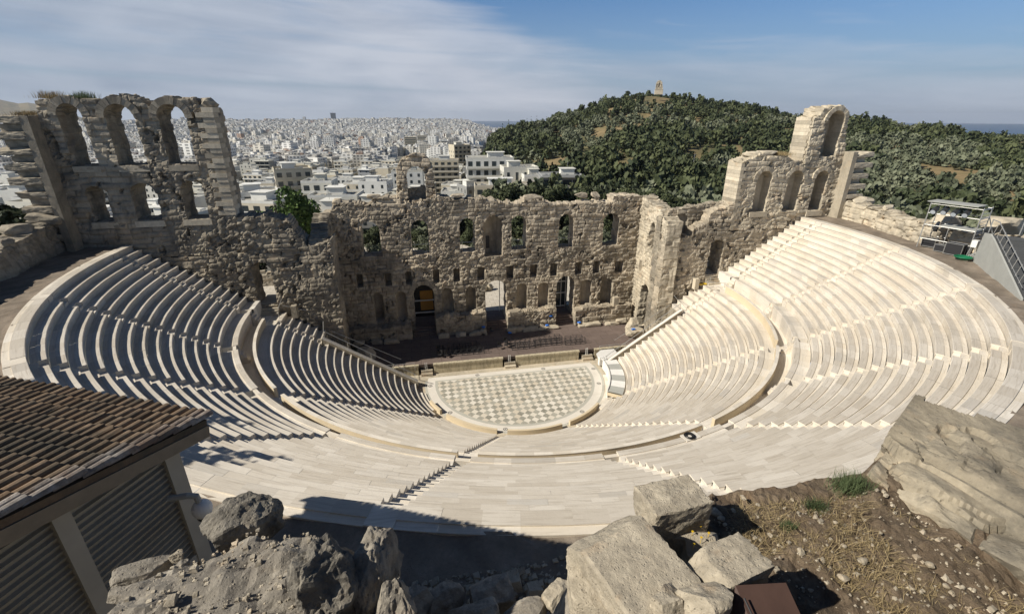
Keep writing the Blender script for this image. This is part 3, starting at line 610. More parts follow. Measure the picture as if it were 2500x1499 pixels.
# left and right end walls with towers
def wingtops(v): return v
tl = empty('arched_wall', (-34, YW, 0), 0, 'tall shaded left end wall with two storeys of open arches', 'ruined wall')
topL = [(-43.0, 28.7), (-41.2, 28.8), (-41.0, 30.1), (-39.3, 30.2), (-38.0, 30.35), (-37.2, 30.2), (-36.3, 30.0), (-36.1, 29.6), (-35.9, 30.1), (-35.1, 30.5), (-34.3, 30.5), (-33.2, 30.2), (-32.5, 29.6), (-32.2, 29.6), (-31.9, 30.0), (-31, 30.4), (-29.7, 30.45), (-28.9, 30.2), (-28.6, 29.7), (-28.2, 29.6), (-27.6, 29.6)]
opsL = [A(-39.75, -37.85, 24.65, 29.8), A(-36.2, -33.9, 24.65, 29.8), A(-32.1, -29.8, 24.7, 29.8), A(-39.6, -37.95, 19.6, 22.9), A(-36.0, -33.9, 19.65, 23.05), A(-31.8, -29.8, 19.6, 23.2)]
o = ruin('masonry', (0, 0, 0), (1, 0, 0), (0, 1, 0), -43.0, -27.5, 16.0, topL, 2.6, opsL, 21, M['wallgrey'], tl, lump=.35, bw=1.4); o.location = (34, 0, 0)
mb = MB()
for x0, x1 in ((-39.9, -37.7), (-36.3, -33.8), (-32.2, -29.7)): mb.box2((x0 + 34, -.06, 24.1), (x1 + 34, 2.3, 24.62)); mb.box2((x0 + 34, -.05, 19.0), (x1 + 34, 2.2, 19.56))
mb.build('sill_course', M['ashlar'], tl)
mb = MB()
for c, r, zc in ((-38.8, .95, 28.85), (-35.05, 1.15, 28.65), (-30.95, 1.15, 28.65)):
    for k in range(13):
        a = math.pi * (k + .5) / 13; rj = random.uniform(-.05, .05)
        mb.add([((c + 34 + rr * math.cos(a + da)), -.1 + rj + yy, zc + rr * math.sin(a + da)) for yy in (0, 2.8) for rr, da in ((r + .01, -.115), (r + .62, -.115), (r + .62, .115), (r + .01, .115))], BQ)
mb.build('arch_ring', M['wallgrey'], tl)
mb = MB()
for k in range(22):                                                 # ashlar quoins of the tower corner
    z = 19.9 + k * .44; wd = .95 if k % 2 else 1.5
    if z < 29.3: mb.box2((34 - 27.42 - wd, -.09 - .04 * (k % 3), z), (34 - 27.40, 1.0 + .5 * (k % 2), z + .425))
mb.build('quoins', M['ashlar'], tl)
rock('stone_cap', (34 - 27.9, .9, 29.95), (1.4, 1.6, .9), M['wallgrey'], None, seed=5, parent=tl)
# wall between tower and stage, left
wl = empty('wing_wall', (-24, YW, 0), 0, 'ragged left wing wall with the bright vomitory door', 'ruined wall')
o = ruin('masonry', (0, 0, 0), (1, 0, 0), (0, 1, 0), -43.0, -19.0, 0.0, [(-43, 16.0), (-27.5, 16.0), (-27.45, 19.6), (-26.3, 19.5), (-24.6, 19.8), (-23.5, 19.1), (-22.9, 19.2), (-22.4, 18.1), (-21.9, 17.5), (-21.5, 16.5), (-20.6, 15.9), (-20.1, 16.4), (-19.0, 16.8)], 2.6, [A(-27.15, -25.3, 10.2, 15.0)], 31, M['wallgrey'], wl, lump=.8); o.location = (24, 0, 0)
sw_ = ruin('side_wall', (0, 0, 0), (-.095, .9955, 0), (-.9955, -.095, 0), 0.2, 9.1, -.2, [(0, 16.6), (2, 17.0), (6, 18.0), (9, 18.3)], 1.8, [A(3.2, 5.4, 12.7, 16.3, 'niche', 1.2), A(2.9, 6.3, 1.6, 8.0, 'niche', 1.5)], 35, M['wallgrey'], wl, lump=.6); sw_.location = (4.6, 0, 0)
# right end wall
tr = empty('arched_wall', (34, YW, 0), 0, 'sunlit right end wall with three blind arches and a broken tower', 'ruined wall')
topR = [(27.5, 23.9), (28.6, 24.4), (29.6, 24.7), (29.7, 24.9), (32.5, 24.5), (33.6, 24.5), (34.4, 24.0), (36.0, 24.2), (41.0, 24.8), (41.3, 25.0)]
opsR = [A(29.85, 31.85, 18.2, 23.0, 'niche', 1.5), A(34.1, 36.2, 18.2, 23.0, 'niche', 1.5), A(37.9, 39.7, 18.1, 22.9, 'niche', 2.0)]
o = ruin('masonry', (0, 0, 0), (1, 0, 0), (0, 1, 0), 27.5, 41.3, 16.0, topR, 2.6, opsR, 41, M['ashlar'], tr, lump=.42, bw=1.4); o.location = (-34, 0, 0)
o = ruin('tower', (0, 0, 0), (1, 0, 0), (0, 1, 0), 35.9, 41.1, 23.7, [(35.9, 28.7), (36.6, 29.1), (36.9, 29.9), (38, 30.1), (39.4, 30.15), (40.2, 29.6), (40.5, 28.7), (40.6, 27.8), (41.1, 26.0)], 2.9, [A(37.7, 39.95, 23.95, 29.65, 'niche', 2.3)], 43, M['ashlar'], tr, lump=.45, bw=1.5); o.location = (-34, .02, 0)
mb = MB()
for k in range(12):
    z = 24.0 + k * .41; mb.box2((35.78 - 34, .25 + .2 * (k % 2), z), (36.0 - 34, 2.75, z + .395))
mb.build('quoins', M['ashlar'], tr)
mb = MB()
for k in range(19):
    z = 16.1 + k * .41; mb.box2((27.38 - 34, -.05, z), (27.8 - 34 + .3 * (k % 2), 2.5, z + .395))
mb.build('corner_blocks', M['ashlar'], tr)
mb = MB()
for c, r, zc in ((30.85, 1.0, 22.0), (35.15, 1.05, 21.95), (38.8, .9, 22.0), (38.82, 1.12, 28.5)):
    for k in range(13):
        a = math.pi * (k + .5) / 13; rj = random.uniform(-.04, .04)
        mb.add([((c - 34 + rr * math.cos(a + da)), -.09 + rj + yy, zc + rr * math.sin(a + da)) for yy in (0, 1.1) for rr, da in ((r + .01, -.115), (r + .5, -.115), (r + .5, .115), (r + .01, .115))], BQ)
mb.build('arch_ring', M['ashlar'], tr)
mb = MB(); mb.box2((29.7 - 34, -.08, 17.55), (32.1 - 34, 1, 18.15)); mb.box2((37.7 - 34, -.08, 17.4), (40 - 34, 1, 18.05)); mb.build('sill_course', M['ashlar'], tr)
for i, (x, z, d) in enumerate([(28.0, 24.2, (1.3, 1.6, .5)), (29.4, 24.8, (1.6, 1.7, .7)), (31.4, 24.9, (2.2, 1.7, .6)), (33.2, 24.6, (1.6, 1.6, .5))]): rock('stone_cap', (x - 34, 1.2, z), d, M['ashlar'], None, seed=80 + i, parent=tr, boxy=.8, rough=.07)
wr = empty('wing_wall', (24, YW, 0), 0, 'stepped rough right wing wall with the dark vomitory door', 'ruined wall')
o = ruin('masonry', (0, 0, 0), (1, 0, 0), (0, 1, 0), 19.0, 43.0, 0.0, [(19.0, 14.9), (20.9, 15.1), (21.0, 15.5), (22.3, 15.6), (22.4, 16.4), (23.4, 16.8), (24.2, 17.2), (24.4, 18.4), (26.5, 18.8), (27.4, 19.4), (27.5, 16.05), (43, 16.05)], 1.5, [A(25.15, 27.05, 10.2, 14.95)], 51, M['wall'], wr, lump=.7); o.location = (-24, 0, 0)
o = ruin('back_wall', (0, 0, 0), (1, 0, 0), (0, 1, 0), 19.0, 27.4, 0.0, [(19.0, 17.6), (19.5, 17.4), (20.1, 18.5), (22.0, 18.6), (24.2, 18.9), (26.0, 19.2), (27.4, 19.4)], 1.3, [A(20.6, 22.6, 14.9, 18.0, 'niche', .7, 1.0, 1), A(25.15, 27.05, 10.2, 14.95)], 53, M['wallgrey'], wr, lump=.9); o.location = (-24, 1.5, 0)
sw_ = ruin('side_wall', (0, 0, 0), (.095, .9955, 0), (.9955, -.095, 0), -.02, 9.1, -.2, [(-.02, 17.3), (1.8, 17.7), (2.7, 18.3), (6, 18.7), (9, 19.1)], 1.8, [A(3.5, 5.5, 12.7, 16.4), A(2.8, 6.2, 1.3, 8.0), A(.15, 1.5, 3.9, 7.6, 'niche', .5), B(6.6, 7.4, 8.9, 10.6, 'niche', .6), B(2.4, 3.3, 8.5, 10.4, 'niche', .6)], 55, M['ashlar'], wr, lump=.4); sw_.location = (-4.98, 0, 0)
# toothed piers at the outer corners
for s, zt, mt, lb in ((-1, 28.8, M['wallgrey'], 'dark toothed pier of jutting blocks at the far left'), (1, 25.1, M['ashlar'], 'toothed pale pier of jutting blocks right of the broken tower')):
    t = empty('toothed_pier', (s * 42.6, 2.6, 16.5), 0, lb, 'stone pier'); mb = MB()
    mb.box2((-.9 if s > 0 else -.9, -.35, 0), (1.15, 2.4, zt - 16.5 - .3)); mb.box2((-1.42 if s > 0 else 1.42, -1.05, 0), (-.8 if s > 0 else .8, 2.4, zt - 16.5)); mb.build('core', mt, t)
    n = int((zt - 16.5) / .62)
    for k in range(n):
        z = (zt - 16.5) - (k + 1) * .62; out = k % 2 == 0
        xa, xb = -s * .85, s * ((1.65 if out else 1.15) + random.uniform(-.15, .15)); ya = -1.05 if out else -.45; rock('stone_course', ((xa + xb) / 2, (ya - random.uniform(0, .15) + .6) / 2, z + .31), (abs(xb - xa) * 1.0, .6 - ya, .62), mt, None, seed=1500 + k + s * 50, parent=t, boxy=.97, rough=.03 if s > 0 else .07, cut=1, sub=4)
# things seen through the doors and on the passage steps
for s, nm in ((-1, 'left'), (1, 'right')):
    t = MB()
    for k in range(5): t.box2((s * 25.2, 2.0 + k * .28, 9.2), (s * 27.1, 2.34 + k * .28, 9.36 + .2 * (k + 1)))
    t.box2((s * 25.2, 3.4, 9.2), (s * 27.1, 5.9, 10.36)); tag(t.build('door_steps', M['ashlar']), 'worn steps leading into the %s vomitory door' % nm, 'steps')
    if s > 0: t = MB(); t.box2((s * 22.5, 5.6, 8.2), (s * 34, 16, 8.6)); tag(t.build('terrace', M['ashlar']), 'pale paved terrace seen through the %s vomitory door' % nm, 'terrace')
    t = MB(); t.box2((s * 26.9, 1.4, 9.35), (s * 27.35, 2.79, 10.85)); t.box2((s * 26.92, .46, 9.35), (s * 27.3, 1.4, 10.8)); tag(t.build('podium_end', M['marble_white']), 'smooth white end block of the podium by the %s door' % nm, 'stone block')
    t = MB(); t.box((s * 23.6, 2.3, 9.55), (.55, .62, 1.35)); tag(t.build('stone_post', M['ashlar']), 'short square stone post beside the %s vomitory' % nm, 'post')
tag(ruin('low_wall', (0, 33.5, 0), (1, 0, 0), (0, 1, 0), -50, -34, 2.0, [(-50, 5.0), (-34, 4.9)], .6, [], 77, M['ashlar'], cell=.25, lump=.2), 'low tan wall behind the left terrace', 'wall')
t = empty('handrail', (25.5, 2.2, 9.36), 0, 'small grey handrail with yellow step below the right door', 'handrail'); mb = MB()
mb.tube([(.2, .3, .9), (-1.1, -.9, .75), (.9, -2.0, .75), (2.0, -2.2, .2)], .03); mb.build('rail', M['steel'], t)
for x, y in ((.2, .3), (-.9, -.8), (.7, -1.9)): mb = MB(); mb.tube([(x, y, 0), (x, y, .85)], .03); mb.build('post', M['steel'], t)
mb = MB(); mb.box((-.9, .15, .06), (1.1, .4, .1)); mb.build('warning_step', M['yellow'], t)
t = empty('handrail', (-25.0, 1.6, 9.36), 0, 'thin grey handrail below the left vomitory door', 'handrail'); mb = MB(); mb.tube([(.2, 1.2, 1.5), (.1, -.4, .9)], .03); mb.tube([(.2, .9, .9), (2.6, .9, .1)], .03); mb.build('rail', M['steel'], t)
mb = MB(); mb.tube([(.1, -.4, 0), (.1, -.4, .9)], .03); mb.build('post', M['steel'], t)
# ------------------------------------------------------------------ stage
st = empty('stage', (0, 3, 0), 0, 'low stage of brown boards in front of the stage wall', 'stage'); mb = MB()
mb.box2((-18.4, 0, .9), (18.4, 8.4, 1.30)); mb.build('deck', M['stage'], st)
for x0, x1 in ((-17.6, -11.2), (-9.4, -.95), (.75, 8.95), (11.05, 17.6)):
    mb = MB(); mb.box2((x0, -.12, -.2), (x1, .3, 1.12)); mb.build('front_panel', M['stagefront'], st)
    mb = MB(); mb.box2((x0 - .05, -.22, 1.121), (x1 + .05, .2, 1.305)); mb.build('ledge', M['stagefront'], st)
for c in (-10.3, -.1, 10.0):
    mb = MB(); mb.box2((c - .62, -.62, -.1), (c + .75, -.2, .30)); mb.box2((c - .62, -.3, -.1), (c + .75, .3, .62)); mb.build('step', M['ashlar'], st)
    mb = MB(); mb.box2((c - .8, .5, -.1), (c + .85, .7, .9)); mb.build('recess_shade_panel', M['black'], st)  # black panel stands in for the shade under the deck
    for dx in (-.1, .1): mb = MB(); mb.box2((c + dx - .03, -.1, .55), (c + dx + .03, -.04, 1.55)); mb.build('rail_post', M['whitesteel'], st)
mb = MB(); mb.box2((-17.6, .2, -.2), (-17.3, 8.2, .9)); mb.build('side_panel', M['stagefront'], st)
for s in (-1, 1):
    t = empty('guard_rail', (s * 14.2, 2.7, 1.3), 0, 'thin steel guard rail on the %s stage edge' % ('left' if s < 0 else 'right'), 'guard rail'); mb = MB(); mb.tube([(-2.6, 0, .5), (2.6, 0, .5)], .025); mb.build('rail', M['steel'], t)
    for k in range(5): mb = MB(); mb.tube([(-2.6 + k * 1.3, 0, -.5), (-2.6 + k * 1.3, 0, .5)], .022); mb.build('post', M['steel'], t)
# pedestals at the foot of the stage wall
peds = [(-19.9, -11.9, 10.3, 3.4, 'dark ruined pedestal at the left end of the stage wall'), (-8.6, -1.85, 10.5, 4.3, 'weedy ruined pedestal left of the central door'), (1.2, 8.1, 10.5, 4.1, 'broad pale pedestal right of the central door'), (10.9, 19.4, 10.4, 4.0, 'long pale pedestal at the right end of the stage wall')]
for i, (x0, x1, y0, z1, lb) in enumerate(peds):
    t = empty('stone_pedestal', ((x0 + x1) / 2, y0, 1.2), 0, lb, 'pedestal'); W_ = x1 - x0
    o = ruin('masonry', (0, 0, 0), (1, 0, 0), (0, 1, 0), -W_ / 2, W_ / 2, -.3, [(-W_ / 2, z1 - 1.5), (-W_ / 4, z1 - 1.2), (0, z1 - 1.5), (W_ / 3, z1 - 1.2), (W_ / 2, z1 - 1.3)], 11.8 - y0, [], 90 + i, M['wall'], t, lump=.5, course=.7, bw=2.0)
    nb = int(W_ / 2.2)
    for k in range(nb): rock('fallen_block', (-W_ / 2 + 1.1 + k * 2.2 + random.uniform(-.3, .3), -.35 - random.uniform(0, .4), .28), (random.uniform(1.2, 2.1), .8, .75), M['ashlar'], None, seed=200 + 10 * i + k, parent=t, boxy=.85, rough=.06)
for i, (x, y, d, lb) in enumerate([(6.6, 9.9, (3.4, .8, .55), 'long low block lying in front of the right of centre pedestal'), (12.8, 9.8, (3.3, .8, .6), 'long low block lying before the right door pedestal'), (15.6, 9.7, (.9, .7, .5), 'small cut block beside the right pedestal'),
                                 (-2.3, 10.0, (.9, .9, 1.1), 'upright pale block left of the central steps'), (1.5, 9.8, (1.2, .8, .9), 'rubble heap right of the central steps'), (17.6, 5.3, (2.3, 1.7, 1.3), 'big pale block at the right end of the stage'), (18.2, 7.6, (1.5, 1.5, 1.9), 'rounded tall block at the right stage corner'), (17.6, 9.8, (1.6, 1.0, .8), 'grey cut block in the right stage corner'),
                                 (-17.4, 6.2, (2.2, 1.6, 1.3), 'shaded boulder on the left end of the stage'), (-18.6, 4.2, (1.4, 1.8, 2.3), 'shaded upright block at the left stage corner')]):
    rock('stone_block', (x, y, 1.3 + d[2] * .42), d, M['ashlar'], lb, 'stone block', 'loose blocks on the stage', seed=300 + i, boxy=.85, rough=.06)
t = MB(); t.box((17.0, 10.9, 4.1), (.75, .7, 1.9)); tag(t.build('stone_post', M['ashlar']), 'upright square pillar stump at the right end of the stage wall', 'post')
for i, (x, y, z) in enumerate([(-2.3, 10.0, 2.42), (1.2, 9.3, 1.55), (6.6, 9.9, 1.92), (11.3, 9.8, 2.0), (17.2, 5.0, 2.65), (7.3, 10.7, 2.95)]):
    tag(rock('plastic_bag', (x, y, z), (.55, .4, .22), M['blue'], None, seed=400 + i, sub=2, boxy=0.2, rough=.3), ['blue plastic bag left of the central steps', 'blue bag by the rubble heap at the central steps', 'blue bag on the long low block', 'blue bag beside the right door steps', 'blue bag on the big pale corner block', 'blue bag on the right of centre pedestal'][i], 'plastic bag', 'blue bags on the stage')
for i, (x0, x1) in enumerate(((-11.6, -8.7), (-1.8, 1.15), (8.2, 10.85))):
    mb = MB()
    for k in range(4): mb.box2((x0, 10.9 + .36 * k, .9), (x1, 11.28 + .36 * k, 1.3 + .25 * (k + 1)))
    mb.box2((x0, 12.36, .9), (x1, 15.7, 2.33))
    tag(mb.build('door_steps', M['stage'] if i != 1 else M['stage']), 'brown steps up to the %s door of the stage wall' % ('left', 'central', 'right')[i], 'steps', 'steps of the stage doors')
# rooms behind the doors
t = empty('door_screen', (-10.1, 15.3, 2.34), 0, 'orange wooden panel with white bars inside the left stage door', 'screen'); mb = MB(); mb.box2((-.4, 0, 1.0), (1.35, .1, 3.9)); mb.build('panel', M['orange'], t)
for z_ in (.8, 2.6, 5.2): mb = MB(); mb.box2((-2.3, -.6, z_), (2.3, -.5, z_ + .16)); mb.build('bar', M['whitesteel'], t)
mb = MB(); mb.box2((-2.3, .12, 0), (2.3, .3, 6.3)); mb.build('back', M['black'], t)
mb = MB()
for k in range(16): mb.box2((-2.2 + k * .28, -1.9, 5.5), (-2.0 + k * .28, -.6, 5.6))
mb.build('slat_canopy', M['whitesteel'], t)
t = empty('door_screen', (9.9, 15.2, 2.34), 0, 'glazed metal screen inside the right stage door', 'screen'); mb = MB()
for x in (-1.6, -.7, .2, .9): mb.box2((x - .05, -.05, 0), (x + .05, .05, 6.2))
for z in (.1, 2.2, 4.0, 6.1): mb.box2((-1.7, -.06, z), (1.0, .06, z + .16))
mb.build('frame', M['whitesteel'], t); mb = MB(); mb.box2((-1.8, .1, 0), (1.2, .2, 6.4)); mb.build('pane', M['glass'], t)
t = MB(); t.box2((-24, 15.72, -.6), (22, 60, 2.345)); t.box2((-62, 12.0, -.6), (-24, 34, 2.35)); tag(t.build('plaza', M['paving']), kind='structure')
for i, (x, y) in enumerate(((-.6, 24.0), (.6, 24.5), (-.2, 26.0))): rock('stone_block', (x, y, 2.9), (1.5, 1.0, 1.2), M['ashlar'], ['white block in the pile beyond the central door', 'second white block of the pile beyond the central door', 'rear block of the pile beyond the central door'][i], 'stone block', 'blocks beyond the central door', seed=500 + i, boxy=.8)
t = MB(); t.box2((-1.9, 15.3, 7.3), (1.2, 15.4, 7.45)); t.box2((-1.9, 15.3, 2.33), (-1.8, 15.4, 7.3)); t.box2((.8, 15.3, 2.33), (.9, 15.4, 7.3)); tag(t.build('door_frame', M['whitesteel']), 'thin white frame inside the central stage door', 'door frame')
# window rails on the stage wall
for i, (x0, x1) in enumerate([(-11.0, -8.85), (-5.05, -3.15), (1.5, 3.45), (7.75, 9.75)]):
    t = empty('window_rail', ((x0 + x1) / 2 * 1.035 + .345, 12.5, 12.47), 0, ['thin rail in the second window of the stage wall', 'thin rail in the third window of the stage wall', 'thin rail in the window right of the central niche', 'thin rail in the sixth window of the stage wall'][i], 'rail', 'rails in the stage wall windows')
    h = (x1 - x0) / 2; mb = MB(); mb.tube([(-h, 0, 1.15), (h, 0, 1.15)], .035); mb.build('rail', M['steel'], t)
    for x in (-h * .7, h * .7): mb = MB(); mb.tube([(x, 0, -.05), (x, 0, 1.5)], .03); mb.build('post', M['steel'], t)
# stacks of black frames on the stage
def frame_row(x0, x1, y, label, h=.8):
    t = empty('metal_rack', ((x0 + x1) / 2, y, 1.305), 0, label, 'metal frame', 'black metal seat frames on the stage'); L = (x1 - x0) / 2; n = max(2, int((x1 - x0) / .62))
    for yy in (0, .42):
        mb = MB()
        for z in (.05, h * .5 if yy == 0 else h, h): mb.tube([(-L, yy, z), (L, yy, z)], .022, 4)
        mb.build('side_rails', M['black'], t)
    mb = MB()
    for k in range(n + 1):
        x = -L + 2 * L * k / n; mb.tube([(x, 0, 0), (x, 0, h)], .02, 4); mb.tube([(x, .42, 0), (x, .42, h)], .02, 4); mb.tube([(x, 0, h), (x, .42, h)], .02, 4); mb.tube([(x, 0, .05), (x, .42, .05)], .02, 4)
        if k < n: mb.tube([(x, 0, 0), (x + 2 * L / n, 0, h)], .012, 4)
    mb.build('cross_bars', M['black'], t)
for i, r in enumerate([(-7.4, -3.7, 6.2), (-7.0, -3.4, 5.6), (-7.4, -3.3, 5.0), (-7.2, -3.0, 4.4), (.7, 3.3, 5.9), (.5, 3.6, 5.2), (.6, 3.6, 4.6), (3.9, 7.4, 6.2), (3.9, 7.5, 5.5), (3.7, 7.3, 4.9), (7.9, 10.2, 5.3), (7.7, 10.4, 4.6)]):
    frame_row(*r, ['back row of the left group of black frames', 'second row of the left group of black frames', 'third row of the left group of black frames', 'front row of the left group of black frames', 'back short row of black frames right of the single chair', 'middle short row of black frames right of the single chair', 'front short row of black frames right of the single chair',
                   'back long row in the right group of black frames', 'middle long row in the right group of black frames', 'front long row in the right group of black frames', 'back row of the small rightmost group of frames', 'front row of the small rightmost group of frames'][i])
def chair(x, y, rz, label):
    t = empty('chair', (x, y, 1.305), rz, label, 'chair', 'black folding chairs on the stage'); mb = MB(); mb.box((0, 0, .45), (.44, .42, .04)); mb.build('seat', M['black'], t)
    mb = MB(); mb.box((0, .2, .78), (.44, .04, .42)); mb.build('backrest', M['black'], t)
    for sx in (-.2, .2):
        for sy in (-.19, .19): mb = MB(); mb.tube([(sx, sy, 0), (sx, sy, .45 if sy < 0 else .95)], .016, 5); mb.build('leg', M['black'], t)
chair(-.95, 5.2, .3, 'single black chair standing alone between the frame groups')
cl = [(-8.6, 5.6, .2), (-8.2, 4.9, 1.2), (-7.9, 5.9, 2.0), (-8.5, 4.4, -.6), (-7.7, 4.2, .9), (.1, 6.3, .3), (.3, 5.7, 1.5), (-.05, 5.4, -.4), (-1.2, 9.9, 1.0), (1.0, 10.0, 1.4)]
for i, c in enumerate(cl): chair(*c, ['outermost black chair of the heap left of the frames', 'black chair turned sideways in the left heap', 'rearmost black chair of the left heap', 'front black chair of the left heap', 'black chair of the left heap touching the front frame row', 'rearmost chair of the small heap beside the short frame rows', 'middle chair of the small heap beside the short frame rows', 'front chair of the small heap beside the short frame rows', 'black chair left of the central steps', 'dark chair against the block right of the central steps'][i])
# striped ramp on the right of the orchestra
t = empty('curved_ramp', (0, 0, 0), 0, 'curved white and grey striped wooden ramp beside the right lower seats', 'ramp')
for k in range(6):
    a0 = -36 + k * 6.2; ring('stripe', 11.15, 12.75, 1.12, 1.2 + .0 * k, a0, a0 + 6.2, M['whitesteel'] if k % 2 else M['greyfab'], t, n=6)
mb = MB(); mb.prism([(11.15, .1), (12.75, .1), (13.6, 1.2), (13.6, 2.7), (11.8, 2.7), (10.9, 1.9), (10.7, .9)], 1.12, 1.2); mb.build('landing', M['whitesteel'], t)
ring('fascia', 11.0, 11.12, .15, 1.32, -36, 0, M['whitesteel'], t, n=24)
mb = MB(); a = R_(-37.5)
mb.box((11.95 * math.cos(a), 11.95 * math.sin(a), 1.0), (1.6, .1, .35), rz=a); mb.build('end_board', M['cream'], t)
for k in range(4): mb = MB(); rr = 11.2 + k * .5; mb.tube([(rr * math.cos(a), rr * math.sin(a), -.1), (rr * math.cos(a), rr * math.sin(a), .9)], .03); mb.build('leg', M['whitesteel'], t)
t = MB(); t.box((11.1, .75, .75), (.55, .5, 1.1)); tag(t.build('white_box', M['whitesteel']), 'small white cabinet standing left of the curved ramp', 'cabinet')
# passages beside the orchestra and ground under the bowl
t = MB(); t.box2((-24, -12, -1.0), (24, 16.0, -.012)); tag(t.build('ground_slab', M['ashlar']), kind='structure')
# ------------------------------------------------------------------ promenade and perimeter wall
V = []; F = []; r_ = np.concatenate([[37.9], np.linspace(38.3, 47, 12)]); az = np.linspace(-180, 0, 181); pts = []
cols = [[(-r, y) for r in r_] for y in (4.2, 1.5)] + [[(r * math.cos(R_(a)), r * math.sin(R_(a))) for r in r_] for a in az] + [[(r, y) for r in r_] for y in (1.5, 4.2)]
for c in cols:
    for x, y in c: V.append((x, y, 17.22 + .05 * math.sin(x * 2.1) * math.cos(y * 1.7) + random.uniform(-.03, .03)))
n = len(r_)
for i in range(len(cols) - 1):
    for j in range(n - 1): p = i * n + j; F.append((p, p + n, p + n + 1, p + 1))
tag(build('promenade_path', V, [np.array(F)], M['dirt'], tint=np.random.default_rng(1).random(len(V))), kind='structure')
def polywall(name, pts, z0, z1, T, seed, mt, label, cell=.16, lump=.4, dz=.3, **k):
    t = empty(name, (0, 0, 0), 0, label, 'stone wall')
    for i in range(len(pts) - 1):
        a = np.array(pts[i], float); b = np.array(pts[i + 1], float); L = np.linalg.norm(b - a); u = (b - a) / L; n_ = np.array([-u[1], u[0]])
        if np.dot(n_, (a + b) / 2) < 0: n_ = -n_
        za = z1[i] if isinstance(z1, list) else z1; zb = z1[i + 1] if isinstance(z1, list) else z1
        ruin('wall_section', (a[0], a[1], 0), (u[0], u[1], 0), (n_[0], n_[1], 0), -.05, L + .05, z0, [(0, za), (L * .3, za + random.uniform(-dz, dz) * .4), (L * .7, zb + random.uniform(-dz, dz) * .4), (L, zb)], T, [], seed + i, mt, t, cell=cell, lump=lump, course=.62, bw=1.7, **k)
    return t
polywall('perimeter_wall', [(42.1, 3.4), (41.4, -1.8), (39.6, -8), (39.0, -11.6)], 16.8, [19.35, 19.2, 19.05, 18.95], 2.2, 120, M['ashlar'], 'thick pale stone wall behind the right upper seats')
polywall('perimeter_wall', [(40.2, -12.4), (40.6, -16.5), (37.0, -21.5)], 16.8, [18.9, 19.0, 19.4], 1.8, 126, M['ashlar'], 'broken stone wall behind the lamp scaffold')
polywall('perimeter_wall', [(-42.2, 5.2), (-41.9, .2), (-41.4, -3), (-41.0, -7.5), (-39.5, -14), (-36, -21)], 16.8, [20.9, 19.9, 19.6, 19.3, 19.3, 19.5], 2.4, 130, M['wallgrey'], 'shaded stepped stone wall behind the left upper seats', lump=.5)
for i, (x, y, z, d) in enumerate([(43.4, .8, 19.5, (2.6, 1.3, .9)), (42.4, -3.6, 19.45, (1.6, .9, .6)), (41.9, -10.5, 19.4, (2.8, 1.8, 1.4)), (44.5, -13.5, 19.3, (3.4, 2.2, 1.8)), (43.0, -17.5, 19.2, (3.5, 2.5, 2.2))]):
    rock('stone_block', (x, y, z), d, M['ashlar'], ['large loose block on the right perimeter wall by the pier', 'small loose blocks on the right perimeter wall', 'block behind the lamp scaffold roof', 'large block beyond the lamp scaffold', 'large block beyond the metal stair'][i], 'stone block', 'loose blocks by the right perimeter wall', seed=540 + i, boxy=.85, rough=.07)
for i, (x, y, z, d) in enumerate([(-42.6, 2.0, 20.3, (2.4, 2.2, 1.1)), (-43.0, -1.5, 19.9, (2.0, 1.6, 1.0)), (-42.4, -4.8, 19.5, (2.2, 1.8, .8))]):
    rock('stone_block', (x, y, z), d, M['wallgrey'], ['grey block on the left perimeter wall against the arched wall', 'second grey block on the left perimeter wall', 'grey block on the left perimeter wall nearest the picture edge'][i], 'stone block', 'blocks on the left perimeter wall', seed=560 + i, boxy=.85, rough=.07)
# lamp scaffold
t = empty('lighting_scaffold', (38.9, -13.2, 17.25), R_(-72), 'steel scaffold tower with a white roof carrying stage lamps', 'scaffold')
LX, LY, H1 = 1.9, .95, 4.3
for sx in (-1, 1):
    for sy in (-1, 1): mb = MB(); mb.tube([(sx * LX, sy * LY, 0), (sx * LX, sy * LY, H1 if sx > 0 or sy < 0 else H1 - .1)], .045, 6); mb.build('pole', M['steel'], t)
mb = MB()
for z in (.9, 2.2, 3.3, 4.15):
    mb.tube([(-LX, -LY, z), (LX, -LY, z)], .03, 6); mb.tube([(-LX, LY, z), (LX, LY, z)], .03, 6)
    for sx in (-1, 1): mb.tube([(sx * LX, -LY, z), (sx * LX, LY, z)], .03, 6)
mb.tube([(0, -LY, 0), (0, -LY, 2.2)], .03); mb.tube([(LX, LY, H1 - .9), (LX + .8, LY + .8, .9)], .04); mb.build('crossbars', M['steel'], t)
mb = MB()
for k in range(11): mb.tube([(LX, -LY, .5 + k * .36), (LX, LY, .5 + k * .36)], .025, 5)
mb.build('ladder', M['steel'], t)
mb = MB(); mb.box((-.3, -.15, H1 + .05), (3.7, 2.0, .06)); mb.build('roof', M['greyfab'], t)
mb = MB(); mb.box((.5, .1, 2.24), (2.6, 1.6, .06)); mb.build('platform', M['greyfab'], t)
for i, (x, y, z, a) in enumerate([(-1.5, -.75, 3.65, .2), (-.75, -.7, 3.7, -.1), (.0, -.7, 3.65, .15), (.8, -.7, 3.7, .0), (-1.1, .3, 3.6, .1)]):
    l = MB(); l.tube([(x, y - .38, z - .22), (x, y + .3, z + .12)], .25, 10, r2=.2); o = l.build('stage_lamp', M['blacklamp'], t)
    l = MB(); l.tube([(x, y - .40, z - .23), (x, y - .385, z - .222)], .21, 10); l.build('lens', M['lens'], o)
